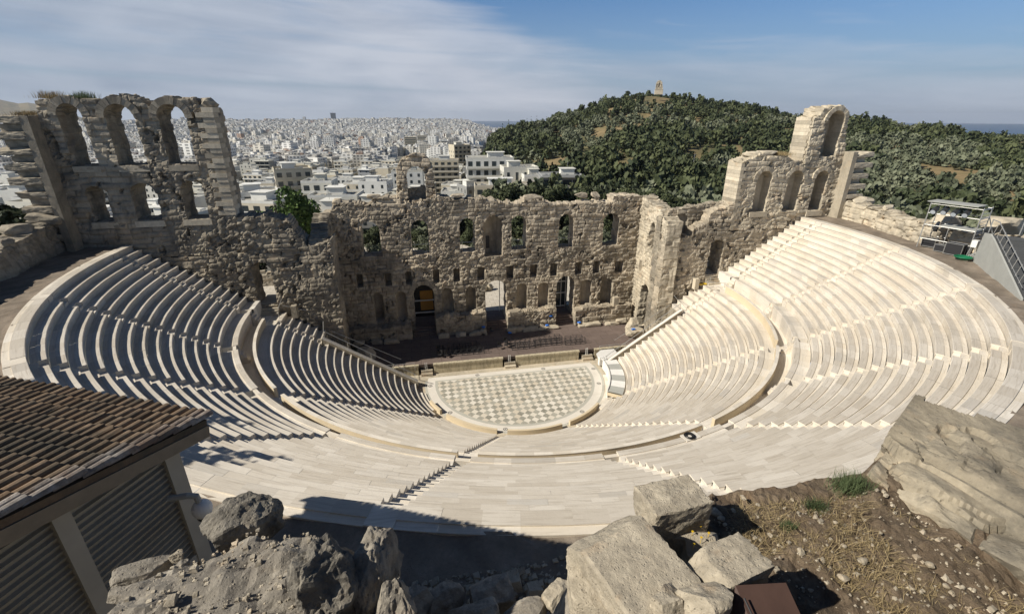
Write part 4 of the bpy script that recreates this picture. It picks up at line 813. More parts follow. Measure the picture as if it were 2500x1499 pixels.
for i, (dx, dy, lb) in enumerate([(-1.35, -.35, 'single black spotlight on a stand inside the scaffold')]):
    u = empty('spotlight', (38.3, -12.2, 19.35), R_(30), lb, 'spotlight'); mb = MB(); mb.tube([(-.9, 0, -.1), (.5, 0, .25)], .17, 10, r2=.13); mb.build('housing', M['blacklamp'], u); mb = MB(); mb.box((0, 0, -.3), (.1, .3, .5)); mb.build('bracket', M['black'], u)
for i, (x, y, d, lb) in enumerate([(38.55, -11.9, (1.05, .7, .75), 'black equipment case at the left foot of the scaffold'), (37.75, -13.55, (.75, .6, .6), 'smallest black case in the middle under the scaffold'), (37.85, -14.7, (1.25, .8, 1.0), 'largest black case at the right foot of the scaffold'), (38.7, -14.9, (.9, .7, .85), 'rear black case under the scaffold ladder')]):
    u = empty('equipment_case', (x, y, 17.25), R_(-72), lb, 'equipment case', 'black cases under the scaffold'); mb = MB(); mb.box((0, 0, d[2] / 2 + .05), d); mb.build('body', M['black'], u)
    mb = MB(); a_, b_, c_ = d[0] / 2, d[1] / 2, d[2]
    for sx in (-1, 1):
        for sy in (-1, 1): mb.tube([(sx * a_, sy * b_, .04), (sx * a_, sy * b_, c_ + .07)], .025, 4)
    for z in (.06, c_ + .06):
        for s_ in (-1, 1): mb.tube([(-a_, s_ * b_, z), (a_, s_ * b_, z)], .022, 4); mb.tube([(s_ * a_, -b_, z), (s_ * a_, b_, z)], .022, 4)
    mb.build('metal_edges', M['steel'], u)
u = empty('junction_box', (38.0, -16.0, 17.25), .3, 'white electrical box on legs beside the scaffold', 'electrical box'); mb = MB(); mb.box((0, 0, 1.35), (.55, .4, .6)); mb.build('box', M['whitesteel'], u)
mb = MB(); [mb.tube([(x, y, 0), (x * .6, y * .6, 1.1)], .03, 5) for x in (-.3, .3) for y in (-.25, .25)]; mb.build('legs', M['steel'], u)
mb = MB()
for k in range(5):
    rr = .38 + k * .06; mb.tube([(36.9 + rr * math.cos(a), -16.2 + rr * math.sin(a), 17.32 + .05 * k) for a in np.linspace(0, 6.28, 22)], .04, 5)
tag(mb.build('garden_hose', M['green']), 'coiled green hose lying beside the grey stair wall', 'hose')
mb = MB()
for k in range(4): mb.tube([(37.6 + .1 * k, -15.8 - .2 * k, 17.3), (38.2, -16.6 - .1 * k, 18.2 + .2 * k), (39.2, -17.2, 19.2), (40.2, -17.8, 19.3)], .04, 5)
tag(mb.build('cable_bundle', M['greyfab']), 'bundle of grey cables hanging from the wall by the scaffold', 'cable')
# grey clad stair at the right edge
t = empty('access_stair', (0, 0, 0), 0, 'grey clad access stair with a zigzag steel railing', 'stairs')
E0 = np.array([36.6, -17.6]); E1 = np.array([29.5, -25.8]); u_ = (E1 - E0) / np.linalg.norm(E1 - E0); n_ = np.array([-u_[1], u_[0]]); n_ = n_ if n_ @ E0 > 0 else -n_
L = 11.5; prof = [(-1.0, 2.55), (0.2, 2.7), (1.2, 2.5), (7.5, 0.7), (9.6, .1), (9.6, -.2), (-1.3, -.2)]
def wp(s, o, z): return (E0[0] + u_[0] * s + n_[0] * o, E0[1] + u_[1] * s + n_[1] * o, 17.25 + z)
mb = MB(); nP = len(prof); Vv = [wp(s, o, z) for o in (0, .12) for s, z in prof]; c0 = len(Vv); Vv += [wp(4, 0, .6), wp(4, .12, .6)]
mb.add(Vv, [[i, (i + 1) % nP, nP + (i + 1) % nP, nP + i] for i in range(nP)], [[c0, (i + 1) % nP, i] for i in range(nP)] + [[c0 + 1, nP + i, nP + (i + 1) % nP] for i in range(nP)]); mb.build('side_panel', M['greyfab'], t)
mb = MB(); mb.add([wp(s, o, z - .12) for s, z in prof[:5] for o in (.15, 2.2)], [[2 * i, 2 * i + 2, 2 * i + 3, 2 * i + 1] for i in range(4)])
for k in range(20): s = .9 + k * .42; z = 2.45 - (s - 1.2) * .286; mb.add([wp(s + a, o, z + b) for b in (-.2, .02) for a, o in ((0, .2), (.32, .2), (.32, 2.1), (0, 2.1))], BQ)
mb.build('treads', M['darkmat'], t)
for o_ in (.2, 2.1):
    mb = MB(); mb.tube([wp(-.9, o_, 2.6), wp(-.9, o_, 3.7), wp(.6, o_, 3.75), wp(1.4, o_, 3.5), wp(8.6, o_, 1.45)], .04); mb.tube([wp(1.2, o_, 2.65), wp(8.6, o_, .6)], .025); mb.build('handrail', M['steel'], t)
    for k in range(9): s = .2 + k * .95; z = 2.6 - max(0, s - 1.2) * .286; mb = MB(); mb.tube([wp(s, o_, z), wp(s + .35, o_, z + .95)], .028, 5); mb.build('baluster', M['steel'], t)
# coiled cable and small things on the seats
u = empty('cable_coil', (5.35, -26.55, 9.36), .2, 'black cable coil lying on a white slab by the parapet', 'cable'); mb = MB()
for k in range(5): mb.tube([((.16 + .04 * k) * math.cos(a), (.16 + .04 * k) * math.sin(a), 1.5 + .03 * (k % 3)) for a in np.linspace(0, 6.28, 18)], .03, 5)
mb.build('coil', M['cable'], u); mb = MB(); mb.box((.1, 0, 1.43), (1.1, .62, .06)); mb.build('white_slab', M['marble_white'], u)
mb = MB(); mb.box((9.1, -37.0, 17.5), (.75, .3, .06), rz=.3); mb.box((9.1, -37.1, 17.4), (.5, .06, .22), rz=.3); tag(mb.build('floodlight', M['black']), 'flat black floodlight on the top seat near the dry slope', 'floodlight')
# ------------------------------------------------------------------ tiled hut
M['terra'] = stone('terracotta_tiles', (.19, .135, .090), (.27, .20, .135), dark=(.065, .06, .048), darkamt=.85, scale=2.6, bump=.01, pits=.2, tintamt=.8)
M['lichen'] = stone('lichen_covered_tiles', (.22, .16, .12), (.52, .51, .48), dark=(.08, .07, .06), darkamt=.55, scale=3.4, bump=.012, pits=.5)
M['siding'] = plain('grey_brown_siding', (.33, .305, .255), .8, var=.3, scale=1.2)
M['fg_block'] = stone('foreground_block_stone', (.47, .41, .315), (.58, .515, .40), dark=(.16, .14, .115), darkamt=.55, scale=6.5, bump=.022, pits=.75)
M['fg_grey'] = stone('foreground_grey_rock', (.30, .27, .225), (.47, .425, .35), dark=(.10, .09, .08), darkamt=.6, scale=6, bump=.022, pits=.6)
M['fg_dark'] = stone('foreground_dark_rock', (.19, .175, .15), (.42, .38, .31), dark=(.06, .058, .055), darkamt=.8, scale=5, bump=.03, pits=.6)
M['fg_soil'] = stone('foreground_soil', (.17, .125, .085), (.30, .235, .165), dark=(.075, .058, .042), darkamt=.6, scale=9, bump=.03, pits=.6)
M['fg_slab'] = stone('foreground_slab_stone', (.40, .345, .255), (.52, .455, .345), dark=(.12, .11, .09), darkamt=.7, scale=3.2, bump=.022, pits=.6)
hb = empty('tiled_hut', (-13.95, -39.15, 17.2), 0, 'wooden hut with brown barrel tile roof and ribbed siding', 'hut')
e_ = np.array([-.906, .423, 0]); n_ = np.array([-.423, -.906, 0]); PIT = R_(10.5); sl = n_ * math.cos(PIT) + np.array([0, 0, math.sin(PIT)]); up_ = np.cross(sl, e_); up_ = up_ if up_[2] > 0 else -up_
Z0 = 6.42
def hp(a, b, c): return e_ * a + sl * b + up_ * c + np.array([0, 0, Z0])
def tiles(name, cols, mt, c0=0.0, wob=1.0):
    mb = MB(); r = random.Random(len(cols) * 7 + int(c0 * 10))
    for a in cols:
        for k in range(17):
            b0 = k * .345 - .10; L = .43; w0, w1 = .088, .070; sk_ = r.uniform(-.012, .012) * wob; V = []
            lift0 = .035 + r.uniform(0, .012); lift1 = .0
            for bb, ww, lf in ((b0, w0, lift0), (b0 + L, w1, lift1)):
                for i in range(7):
                    t = math.pi * i / 6; V.append(hp(a + sk_ + ww * math.cos(t), bb, lf + c0 + ww * .95 * math.sin(t)))
            Q = [[i, i + 1, 8 + i, 7 + i] for i in range(6)]; cc = len(V); V.append(hp(a + sk_, b0, c0)); T = [[cc, i + 1, i] for i in range(6)]
            tn = r.random(); tn = tn * .7 + .15 if r.random() > .12 else .0
            if r.random() < .10: V = [v + up_ * r.uniform(.0, .03) + sl * r.uniform(-.07, .03) for v in V]
            mb.add(V, Q, T, tint=tn)
    return mb.build(name, mt, rf, smooth=False)
mb = MB(); mb.add([hp(a, b, c) for c in (-.13, -.02) for a, b in ((.0, 0), (8.2, 0), (8.2, 6.0), (.0, 6.0))], BQ); rf = mb.build('roof', M['terra'], hb)
tiles('tiles', [.36 + .2085 * k for k in range(37)], M['terra']); tiles('verge_tiles', [.05, .19], M['lichen'], .012, 2.0)
mb = MB()
for k in range(38):                                             # flat under tiles between the barrels
    a = .26 + .2085 * k
    for j in range(17): mb.add([hp(a + x, b, c) for x, b, c in ((-.06, j * .345 - .05, .015), (.06, j * .345 - .05, .015), (.06, j * .345 + .36, .0), (-.06, j * .345 + .36, .0))], [[0, 1, 2, 3]], tint=random.random() * .4)
mb.build('pan_tiles', M['terra'], rf)
mb = MB(); mb.add([hp(a, b, c) for c in (-.36, -.14) for a, b in ((-.02, -.02), (.03, -.02), (.03, 6.0), (-.02, 6.0))], BQ); mb.build('verge_board', M['wood'], hb)
mb = MB(); mb.add([hp(a, b, c) for c in (-.34, -.14) for a, b in ((.0, -.02), (8.2, -.02), (8.2, .03), (.0, .03))], BQ); mb.build('eaves_board', M['wood'], hb)
def wbox(mb, a0, a1, b0, b1, z0, z1, tint=None, slope=True):
    """box in hut plan coordinates; top follows the roof when slope"""
    V = []
    for zz in (0, 1):
        for a, b in ((a0, b0), (a1, b0), (a1, b1), (a0, b1)):
            z = z0 if zz == 0 else (min(z1, Z0 - .42 + b * math.tan(PIT)) if slope else z1); p = e_ * a + n_ * b; V.append((p[0], p[1], z))
    mb.add(V, BQ, tint=tint)
mb = MB()
for k in range(61):                                             # horizontal siding boards
    z = -1.0 + k * .125
    if z > 7.2: break
    b0 = .55
    lo_ = max(.55, (z + .1 - Z0 + .42) / math.tan(PIT)) if z + .1 > Z0 - .42 + .55 * math.tan(PIT) else .55
    if lo_ > 5.6: continue
    V = []
    for b in (lo_, 5.7):
        for a, zz in ((.42, z), (.395, z + .005), (.325, z + .105), (.42, z + .122)): p = e_ * a + n_ * b; V.append((p[0], p[1], zz))
    mb.add(V, [[0, 1, 5, 4], [1, 2, 6, 5], [2, 3, 7, 6]], tint=.3 + .4 * random.random())
mb.build('siding', M['siding'], hb)
mb = MB(); wbox(mb, .40, 8, .55, 5.7, -1.5, 9); mb.build('wall', M['siding'], hb)
for b0, b1 in ((.45, .72), (2.15, 2.38), (3.75, 3.98), (5.3, 5.5)): mb = MB(); wbox(mb, .28, .45, b0, b1, -1.4, 9, tint=.9); mb.build('wall_post', M['siding'], hb)
mb = MB(); wbox(mb, .30, .44, .72, 2.15, 3.55, 3.75, tint=.9, slope=False); mb.build('cross_rail', M['siding'], hb)
mb = MB(); wbox(mb, .25, .42, 1.15, 1.3, 2.7, 3.3, tint=.5, slope=False); mb.build('hatch_handle', M['siding'], hb)
u = empty('dome_camera', (-14.28, -39.95, 22.20), 0, 'grey dome surveillance camera on a bent pipe at the hut corner', 'camera')
mb = MB(); mb.tube([(-.18, -.05, .42), (.1, -.03, .42), (.22, 0, .36), (.24, 0, .18)], .055, 10); mb.build('pipe', M['greyfab'], u)
bm = bmesh.new(); bmesh.ops.create_uvsphere(bm, u_segments=20, v_segments=12, radius=.165); me = bpy.data.meshes.new('dome'); bm.to_mesh(me); bm.free(); me.materials.append(M['whitesteel']); o = link('dome', me, u); o.location = (.25, 0, .06); o.scale = (1, 1, 1.1)
bm = bmesh.new(); bmesh.ops.create_uvsphere(bm, u_segments=20, v_segments=12, radius=.12); me = bpy.data.meshes.new('lens_dome'); bm.to_mesh(me); bm.free(); me.materials.append(M['glass']); o = link('lens_dome', me, u); o.location = (.25, 0, -.08)
# ------------------------------------------------------------------ rocky ground under the viewer
def sdpoly(X, Y, poly):
    d = np.full(X.shape, 1e9); ins = np.zeros(X.shape, bool); n = len(poly)
    for i in range(n):
        (x0, y0), (x1, y1) = poly[i], poly[(i + 1) % n]; ex, ey = x1 - x0, y1 - y0; wx, wy = X - x0, Y - y0
        t = np.clip((wx * ex + wy * ey) / (ex * ex + ey * ey), 0, 1); d = np.minimum(d, np.hypot(wx - ex * t, wy - ey * t))
        c = (y0 <= Y) != (y1 <= Y); xi = x0 + (Y - y0) * ex / (ey if ey else 1e-9); ins ^= c & (X < xi)
    return np.where(ins, -d, d)
c = .045; X, Y = np.meshgrid(np.arange(-21, 5, c), np.arange(-49.5, -40.4, c), indexing='ij')
wob = (fbm(X * 1.1, Y * 1.1, 3, 4) - .5) * .55
hL = 26.02 - 3.4 * np.maximum(0, sdpoly(X, Y, [(-12.0, -45.5), (-11.75, -44.85), (-11.2, -44.5), (-10.7, -44.6), (-10.55, -45.3), (-10.6, -48), (-12.3, -48)]) + wob * .4)
hR = 25.12 - 3.2 * np.maximum(0, sdpoly(X, Y, [(-9.0, -45.6), (-8.75, -44.6), (-7.9, -44.15), (-7.2, -43.98), (-5.2, -44.02), (-4.3, -43.65), (-3.9, -45.2), (-3.6, -48), (-9, -48)]) + wob * .22)
hC = 26.9 - 3.4 * np.maximum(0, Y + 46.95 + wob * .4)
hW = 18.6 - 1.2 * np.maximum(0, sdpoly(X, Y, [(-21, -50), (-21, -43.5), (-14, -42.6), (-6, -42.0), (5, -41.6), (5, -50)]) + wob)
H = np.maximum(np.maximum(hL, hR), np.maximum(hC, np.maximum(hW, 16.9)))
d1, d2, wid = worley(X * 2.6 + wob * 2, Y * 2.6, 8)
lm = np.clip((fbm(X * .8, Y * .8, 12) - .42) * 5, 0, 1)
H = H + .10 * (fbm(X * 2.2, Y * 2.2, 5, 5, .6) - .5) * 2 + .05 * (fbm(X * 9, Y * 9, 6, 4, .6) - .5) * 2 + lm * .07 * np.clip(.6 - d1, 0, 1) * (H > 17.6) + .16 * (wid - .5) * ((H > 17.3) & (H < 24.6))
X2 = X + .12 * (fbm(X * 2.5 + 9, Y * 2.5, 31, 3) - .5); Y2 = Y + .12 * (fbm(X * 2.5, Y * 2.5 + 7, 33, 3) - .5)
nx, ny = X.shape; ix = np.arange(nx * ny).reshape(nx, ny); Q = np.stack([ix[:-1, :-1], ix[1:, :-1], ix[1:, 1:], ix[:-1, 1:]], -1).reshape(-1, 4)
zc = H.ravel()[Q].mean(1); xc = X.ravel()[Q].mean(1)
mi_ = np.where((zc < 17.7), 2, np.where((xc > -8.6) & (zc > 24.5), 1, 0))
tag(build('rocky_ground', np.stack([X2, Y2, H], -1).reshape(-1, 3), [Q], [M['fg_grey'], M['fg_soil'], M['dirt']], tint=(.35 + .5 * (wid - .5) + .3 * fbm(X * 3, Y * 3, 77)).ravel().clip(0, 1), mi=[mi_]), kind='structure')
def px(u, v, z):
    d = FW + RT * ((u - 1250) / FPX) - UP * ((v - 749.5) / FPX); t = (z - CAM[2]) / d[2]; p = CAM + d * t; return (p[0], p[1], z)
def pd(u, v, dist):
    d = FW + RT * ((u - 1250) / FPX) - UP * ((v - 749.5) / FPX); d /= np.linalg.norm(d); return tuple(CAM + d * dist)
FR = [((598, 1272), 4.75, (.47, .36, .42), 'dark_rock', 'dark boulder perched on the mound in front of the hut corner', (.1, -.35, .5), .5, .13),
      ((812, 1432), 3.66, (.42, .40, .70), 'dark_rock', 'jagged dark upright rock at the edge of the left mound', (.12, .05, .35), .5, .17),
      ((918, 1432), 3.76, (.28, .36, .68), 'grey_rock', 'pale cracked rock leaning beside the jagged dark rock', (-.1, .1, -.3), .7, .12),
      ((968, 1500), 3.70, (.24, .34, .60), 'grey_rock', 'narrow rock below the pale cracked rock', (0, .2, .1), .6, .12),
      ((352, 1400), 4.7, (.34, .22, .16), 'grey_rock', 'flat grey stone on the left rim of the mound', (0, .2, .7), .5, .1),
      ((605, 1390), 4.25, (.16, .12, .08), 'block', 'pale wedge shaped stone lying on the mound', (0, .2, .5), .7, .05),
      ((432, 1358), 4.6, (.10, .08, .07), 'block', 'small rounded stone left of the dark boulder', (0, 0, .2), .2, .1),
      ((445, 1380), 4.5, (.09, .07, .05), 'grey_rock', 'little brown stone below the dark boulder', (0, 0, 1), .2, .1),
      ((690, 1340), 4.3, (.12, .09, .07), 'block', 'small pale stone near the top of the mound', (0, 0, 1), .3, .1),
      ((640, 1335), 4.4, (.08, .06, .05), 'block', 'tiny pale stone beside the dark boulder', (0, 0, .4), .3, .1),
      ((730, 1352), 4.2, (.12, .10, .07), 'grey_rock', 'grey lump against the jagged rock', (0, 0, .9), .3, .1),
      ((300, 1450), 4.5, (.15, .12, .09), 'grey_rock', 'grey stone on the lower left of the mound', (0, 0, .3), .5, .1),
      ((1190, 1448), 13.0, (1.15, .85, .75), 'grey_rock', 'large cube shaped boulder in the shadow at the bottom', (0, 0, .15), .85, .10),
      ((1085, 1465), 13.0, (.85, .7, .55), 'grey_rock', 'round boulder in shadow left of the cube shaped one', (0, 0, .5), .2, .10),
      ((1365, 1465), 12.6, (.75, .6, .6), 'block', 'half lit boulder right of the shadowed boulders', (0, 0, .6), .5, .10),
      ((1010, 1480), 12.7, (.8, .6, .5), 'grey_rock', 'boulder in shadow next to the jagged rocks', (0, 0, .8), .5, .10),
      ((1280, 1500), 12.4, (1.0, .6, .45), 'grey_rock', 'low boulder in shadow at the bottom centre', (0, 0, .1), .5, .10),
      ((1150, 1508), 12.2, (1.2, .6, .4), 'grey_rock', 'low boulder at the bottom edge below the cube shaped one', (0, 0, .2), .5, .10),
      ((1545, 1412), 4.0, (.60, .84, .40), 'block', 'large flat pitted slab with a narrow slot in the right foreground', (.02, -.03, .26), .97, .03),
      ((1637, 1243), 4.75, (.56, .36, .36), 'block', 'square pitted block above the socket stone', (.0, .0, .10), .95, .05),
      ((1757, 1412), 4.05, (.66, .34, .30), 'block', 'rough cream block behind the brown metal box', (.02, .0, .22), .8, .09),
      ((1447, 1465), 4.05, (.34, .40, .36), 'block', 'lower pale block under the pitted slab', (.1, -.1, .2), .85, .06),
      ((1466, 1372), 4.35, (.24, .26, .34), 'block', 'small pale block between the slab and the seats', (0, 0, .3), .8, .06),
      ((1722, 1478), 3.75, (.30, .24, .3), 'block', 'cream stone left of the brown metal box', (.1, .1, .1), .7, .08),
      ((1640, 1500), 3.75, (.26, .22, .3), 'block', 'cream stone under the slotted slab', (.0, .1, .5), .7, .08)]
for i, (uv_, dist, dim, mt, lb, rot, bx, rg) in enumerate(FR):
    p = pd(*uv_, dist)
    rock('boulder' if max(dim) > .4 else 'stone', p, dim, M[{'dark_rock': 'fg_dark', 'grey_rock': 'fg_grey', 'block': 'fg_block'}[mt]], lb, 'rock', None, seed=700 + i, rot=rot, sub=5 if max(dim) > .4 and dist < 6 else 4, boxy=bx, rough=rg, cut=1 if bx > .9 else 6)
mb = MB(); p = pd(1562, 1398, 3.80); mb.box(p, (.018, .09, .02), rz=.2); slot = mb.build('slot', M['black']); sl_o = [o for o in bpy.data.objects if o.get('label', '').startswith('large flat pitted slab')][0]  # black sliver laid on the slab as the shade inside the slot
slot.parent = sl_o; bpy.context.view_layer.update(); slot.matrix_parent_inverse = sl_o.matrix_world.inverted()
# socket stone: flat block with a square hole
so = empty('socket_stone', px(1655, 1345, 25.40), .0, 'stone block with a square dark socket hole and yellow flowers', 'stone block')
ruin('stone_body', (0, 0, 0), (.97, -.26, 0), (0, 0, -1), -.36, .36, -.26, [(-.36, .24), (.36, .24)], .5, [B(-.22, .10, -.17, .13, 'niche', .34)], 601, M['fg_block'], so, cell=.02, lump=.1, block=.005, W=(.26, .97, 0))
for k in range(6):
    mb = MB(); x, y = [(.2, .12), (.24, .05), (.14, .0), (.3, .16), (.17, .17), (.33, .08)][k]
    for j in range(5): a = j * 1.257; mb.box((x + .006 * math.cos(a), y + .006 * math.sin(a), .05), (.008, .008, .004), rz=a)
    mb.tube([(x, y, -.02), (x, y, .05)], .002, 4); mb.build('flower', M['yellow'], so)
# brown steel housing at the bottom edge
u = empty('steel_housing', px(1850, 1425, 25.95), R_(-8), 'rusty brown sloping steel lamp housing at the bottom edge', 'lamp housing')
mb = MB(); Vh = [(-.15, 0, 0), (.19, .0, 0), (.26, -.55, -.30), (-.06, -.55, -.30), (-.30, -.32, -.42), (-.15, 0, -.55), (.19, 0, -.55), (.26, -.55, -.8), (-.06, -.55, -.8), (-.30, -.32, -.8)]
mb.add(Vh, [[0, 3, 2, 1], [0, 1, 6, 5], [1, 2, 7, 6], [2, 3, 8, 7], [3, 4, 9, 8], [4, 0, 5, 9], [5, 6, 7, 8]], [[0, 4, 3], [5, 8, 9]]); mb.build('sheet_cover', M['rust'], u)
mb = MB(); mb.tube([(-.14, -.09, .004), (-.075, -.40, -.17)], .006, 5); mb.build('seam', M['black'], u)
# big weathered slab on the right
sb2 = empty('weathered_slab', (-5.2, -44.1, 25.0), 0, 'long weathered stone slab with a dark crack at the right edge', 'stone slab')
kw = dict(cell=.028, block=.004, lay=5, W=(.883, .469, 0))
ruin('upper_slab', (.52, .26, .38), (.11, -.994, 0), (0, 0, -1), -.10, 3.2, 0, [(-.1, 1.30), (.4, 1.5), (3.2, 2.6)], .9, [], 611, M['fg_slab'], sb2, lump=.12, cavs=.15, course=4, bw=6, **kw)
ruin('lower_slab', (-.02, 0, .30), (.11, -.994, 0), (0, 0, -1), .0, 3.2, 0, [(0, .58), (3.2, .62)], .8, [], 613, M['fg_slab'], sb2, lump=.14, cavs=.15, course=4, bw=6, **kw)
# pale stones scattered on the dry slope
r2 = random.Random(5); sp = [(1745, 1250, .16), (1725, 1240, .08), (1760, 1265, .09), (1790, 1245, .07), (1850, 1232, .05), (1770, 1280, .05), (1955, 1262, .05), (1880, 1305, .06), (1990, 1262, .09), (2040, 1275, .06), (1955, 1346, .10), (2105, 1367, .10), (2060, 1332, .07), (2270, 1378, .10), (2312, 1375, .05), (2310, 1430, .06), (2230, 1438, .04), (2060, 1410, .12), (1830, 1320, .05), (1900, 1400, .05), (1790, 1330, .05), (2150, 1300, .05), (2000, 1390, .05), (1700, 1245, .06), (1815, 1215, .09), (1850, 1262, .04), (2130, 1330, .04), (1935, 1220, .05), (2185, 1460, .05), (1980, 1440, .05)]
def SL(a, b, s_):
    sz = 'large' if s_ > .075 else ('small' if s_ > .045 else 'tiny'); wh = 'near the pitted blocks' if a < 1800 else ('below the smaller grass tufts' if a < 2000 else ('by the weathered slab' if a > 2220 else 'in the middle of the dry slope')); lv = 'high' if b < 1300 else ('halfway down' if b < 1380 else 'low')
    return '%s pale stone lying %s %s' % (sz, lv, wh)
for i, (a, b, s_) in enumerate(sp):
    x, y, z = px(a, b, 25.16); s_ *= .8; rock('stone', (x, y, z), (s_, s_ * r2.uniform(.6, .9), s_ * .55), M['fg_block'], SL(a, b, s_), 'stone', 'pale stones on the dry slope', seed=800 + i, rot=(0, 0, r2.random() * 3), sub=2, boxy=.4, rough=.12)
# gravel, dry stalks and green tufts
def scatter_blades(name, n, fx, mt, label, h0, h1, wd, kind=None, cat=None, seed=1, spread=.5, lie=0.0):
    r = np.random.default_rng(seed); P = fx(r, n); n = len(P); a = r.uniform(0, 2 * np.pi, n); h = r.uniform(h0, h1, n); ln = r.uniform(0, spread, n); b = r.uniform(0, 2 * np.pi, n)
    dx = np.cos(a) * wd; dy = np.sin(a) * wd; tip = P + np.stack([np.cos(b) * ln * h, np.sin(b) * ln * h, h * (1 - lie)], 1); mid = P + (tip - P) * .55 + np.stack([np.zeros(n), np.zeros(n), h * .12], 1)
    V = np.stack([P - np.stack([dx, dy, dx * 0], 1), P + np.stack([dx, dy, dx * 0], 1), mid + np.stack([dx, dy, dx * 0], 1) * .7, mid - np.stack([dx, dy, dx * 0], 1) * .7, tip], 1).reshape(-1, 3)
    k = np.arange(n)[:, None] * 5; o = build(name, V, [k + np.array([[0, 1, 2, 3]]), k + np.array([[3, 2, 4]])], mt, tint=np.repeat(r.random(n), 5)); return tag(o, label, cat, None, kind)
def slope_pts(r, n):
    x = r.uniform(-8.2, -3.6, n); y = r.uniform(-46.3, -44.1, n); d = fbm(x * 1.6, y * 1.6, 41, 3); k = (d > .41) & (sdpoly(x, y, [(-7.7, -46.5), (-7.4, -44.9), (-7.0, -44.2), (-5.5, -44.3), (-5.0, -46.5)]) < 0); return np.stack([x, y, np.full(n, 25.13)], 1)[k]
scatter_blades('dry_grass', 26000, slope_pts, M['drygrass'], None, .03, .13, .0024, 'stuff', None, 3, 2.2, .5)
for i, (a, b, n, s_, h) in enumerate([(2075, 1192, 900, .16, .20), (1988, 1240, 400, .10, .13), (1925, 1285, 350, .06, .08)]):
    x, y, z = px(a, b, 25.14)
    scatter_blades('grass_tuft', n, lambda r, n: np.stack([x + r.normal(0, s_ * .6, n), y + r.normal(0, s_ * .35, n), np.full(n, 25.12)], 1), M['grass'], ['largest green grass tuft by the edge of the weathered slab', 'middle green grass tuft on the dry slope', 'small bright green tuft on the dry slope'][i], h * .5, h, .0022, None, 'grass tuft', 60 + i, .7)
for i, (x, z, n, lb) in enumerate([(-40.2, 30.2, 160, 'tall grass growing on top of the left arched wall'), (-37.7, 30.2, 140, 'second grass clump on top of the left arched wall'), (-42.3, 28.8, 220, 'yellowish bush on the left pier top'), (33.0, 24.7, 260, 'dry grass patch on the right arched wall')]):
    scatter_blades('grass_clump', n * 3, lambda r, n: np.stack([x + r.normal(0, .45, n), 3.6 + r.normal(0, .5, n), np.full(n, z)], 1), M['drygrass'] if i != 1 else M['grass'], lb,   .2, .75 if i < 2 else .5, .012, None, 'grass', 70 + i, .6)
r = np.random.default_rng(9); V = []; n = 3400
gx = np.concatenate([r.uniform(-12, -10.1, n // 2), r.uniform(-8.8, -5.2, n // 2)]); gy = r.uniform(-46.2, -44.3, n)
gi = ((gx + 21) / c).astype(int).clip(0, nx - 1); gj = ((gy + 49.5) / c).astype(int).clip(0, ny - 1); gz = H[gi, gj]; s_ = r.lognormal(-4.75, .5, n).clip(.004, .035)
k = gz > 24.3; gx, gy, gz, s_ = gx[k], gy[k], gz[k], s_[k]; n = len(gx); base8 = np.array([[-1, -1, -.6], [1, -1, -.6], [1, 1, -.6], [-1, 1, -.6], [-.7, -.8, .6], [.8, -.6, .5], [.6, .8, .7], [-.8, .6, .5]])
V = base8[None] * s_[:, None, None] * r.uniform(.5, 1.1, (n, 8, 3)) + np.stack([gx, gy, gz + s_ * .3], 1)[:, None]
tag(build('gravel', V.reshape(-1, 3), [(np.arange(n)[:, None, None] * 8 + BQ[None]).reshape(-1, 4)], M['block'], tint=np.repeat(r.random(n), 8)), kind='stuff')
# rubble at the foot of the wall, in the hut's shadow
n = 3200; gx = r.uniform(-13, 3, n); gy = -38.2 - np.abs(r.normal(0, 1.3, n)) ; rr = np.hypot(gx, gy); k = rr > 38.15; gx, gy = gx[k], gy[k]; n = len(gx); s_ = r.lognormal(-3.3, .62, n).clip(.012, .26) * np.where(np.hypot(gx, gy) > 39.3, 1.3, .75)
V = base8[None] * s_[:, None, None] * r.uniform(.5, 1.1, (n, 8, 3)) + np.stack([gx, gy, 17.22 + s_ * .3], 1)[:, None]
tag(build('rubble', V.reshape(-1, 3), [(np.arange(n)[:, None, None] * 8 + BQ[None]).reshape(-1, 4)], M['block'], tint=np.repeat(r.random(n), 8)), kind='stuff')
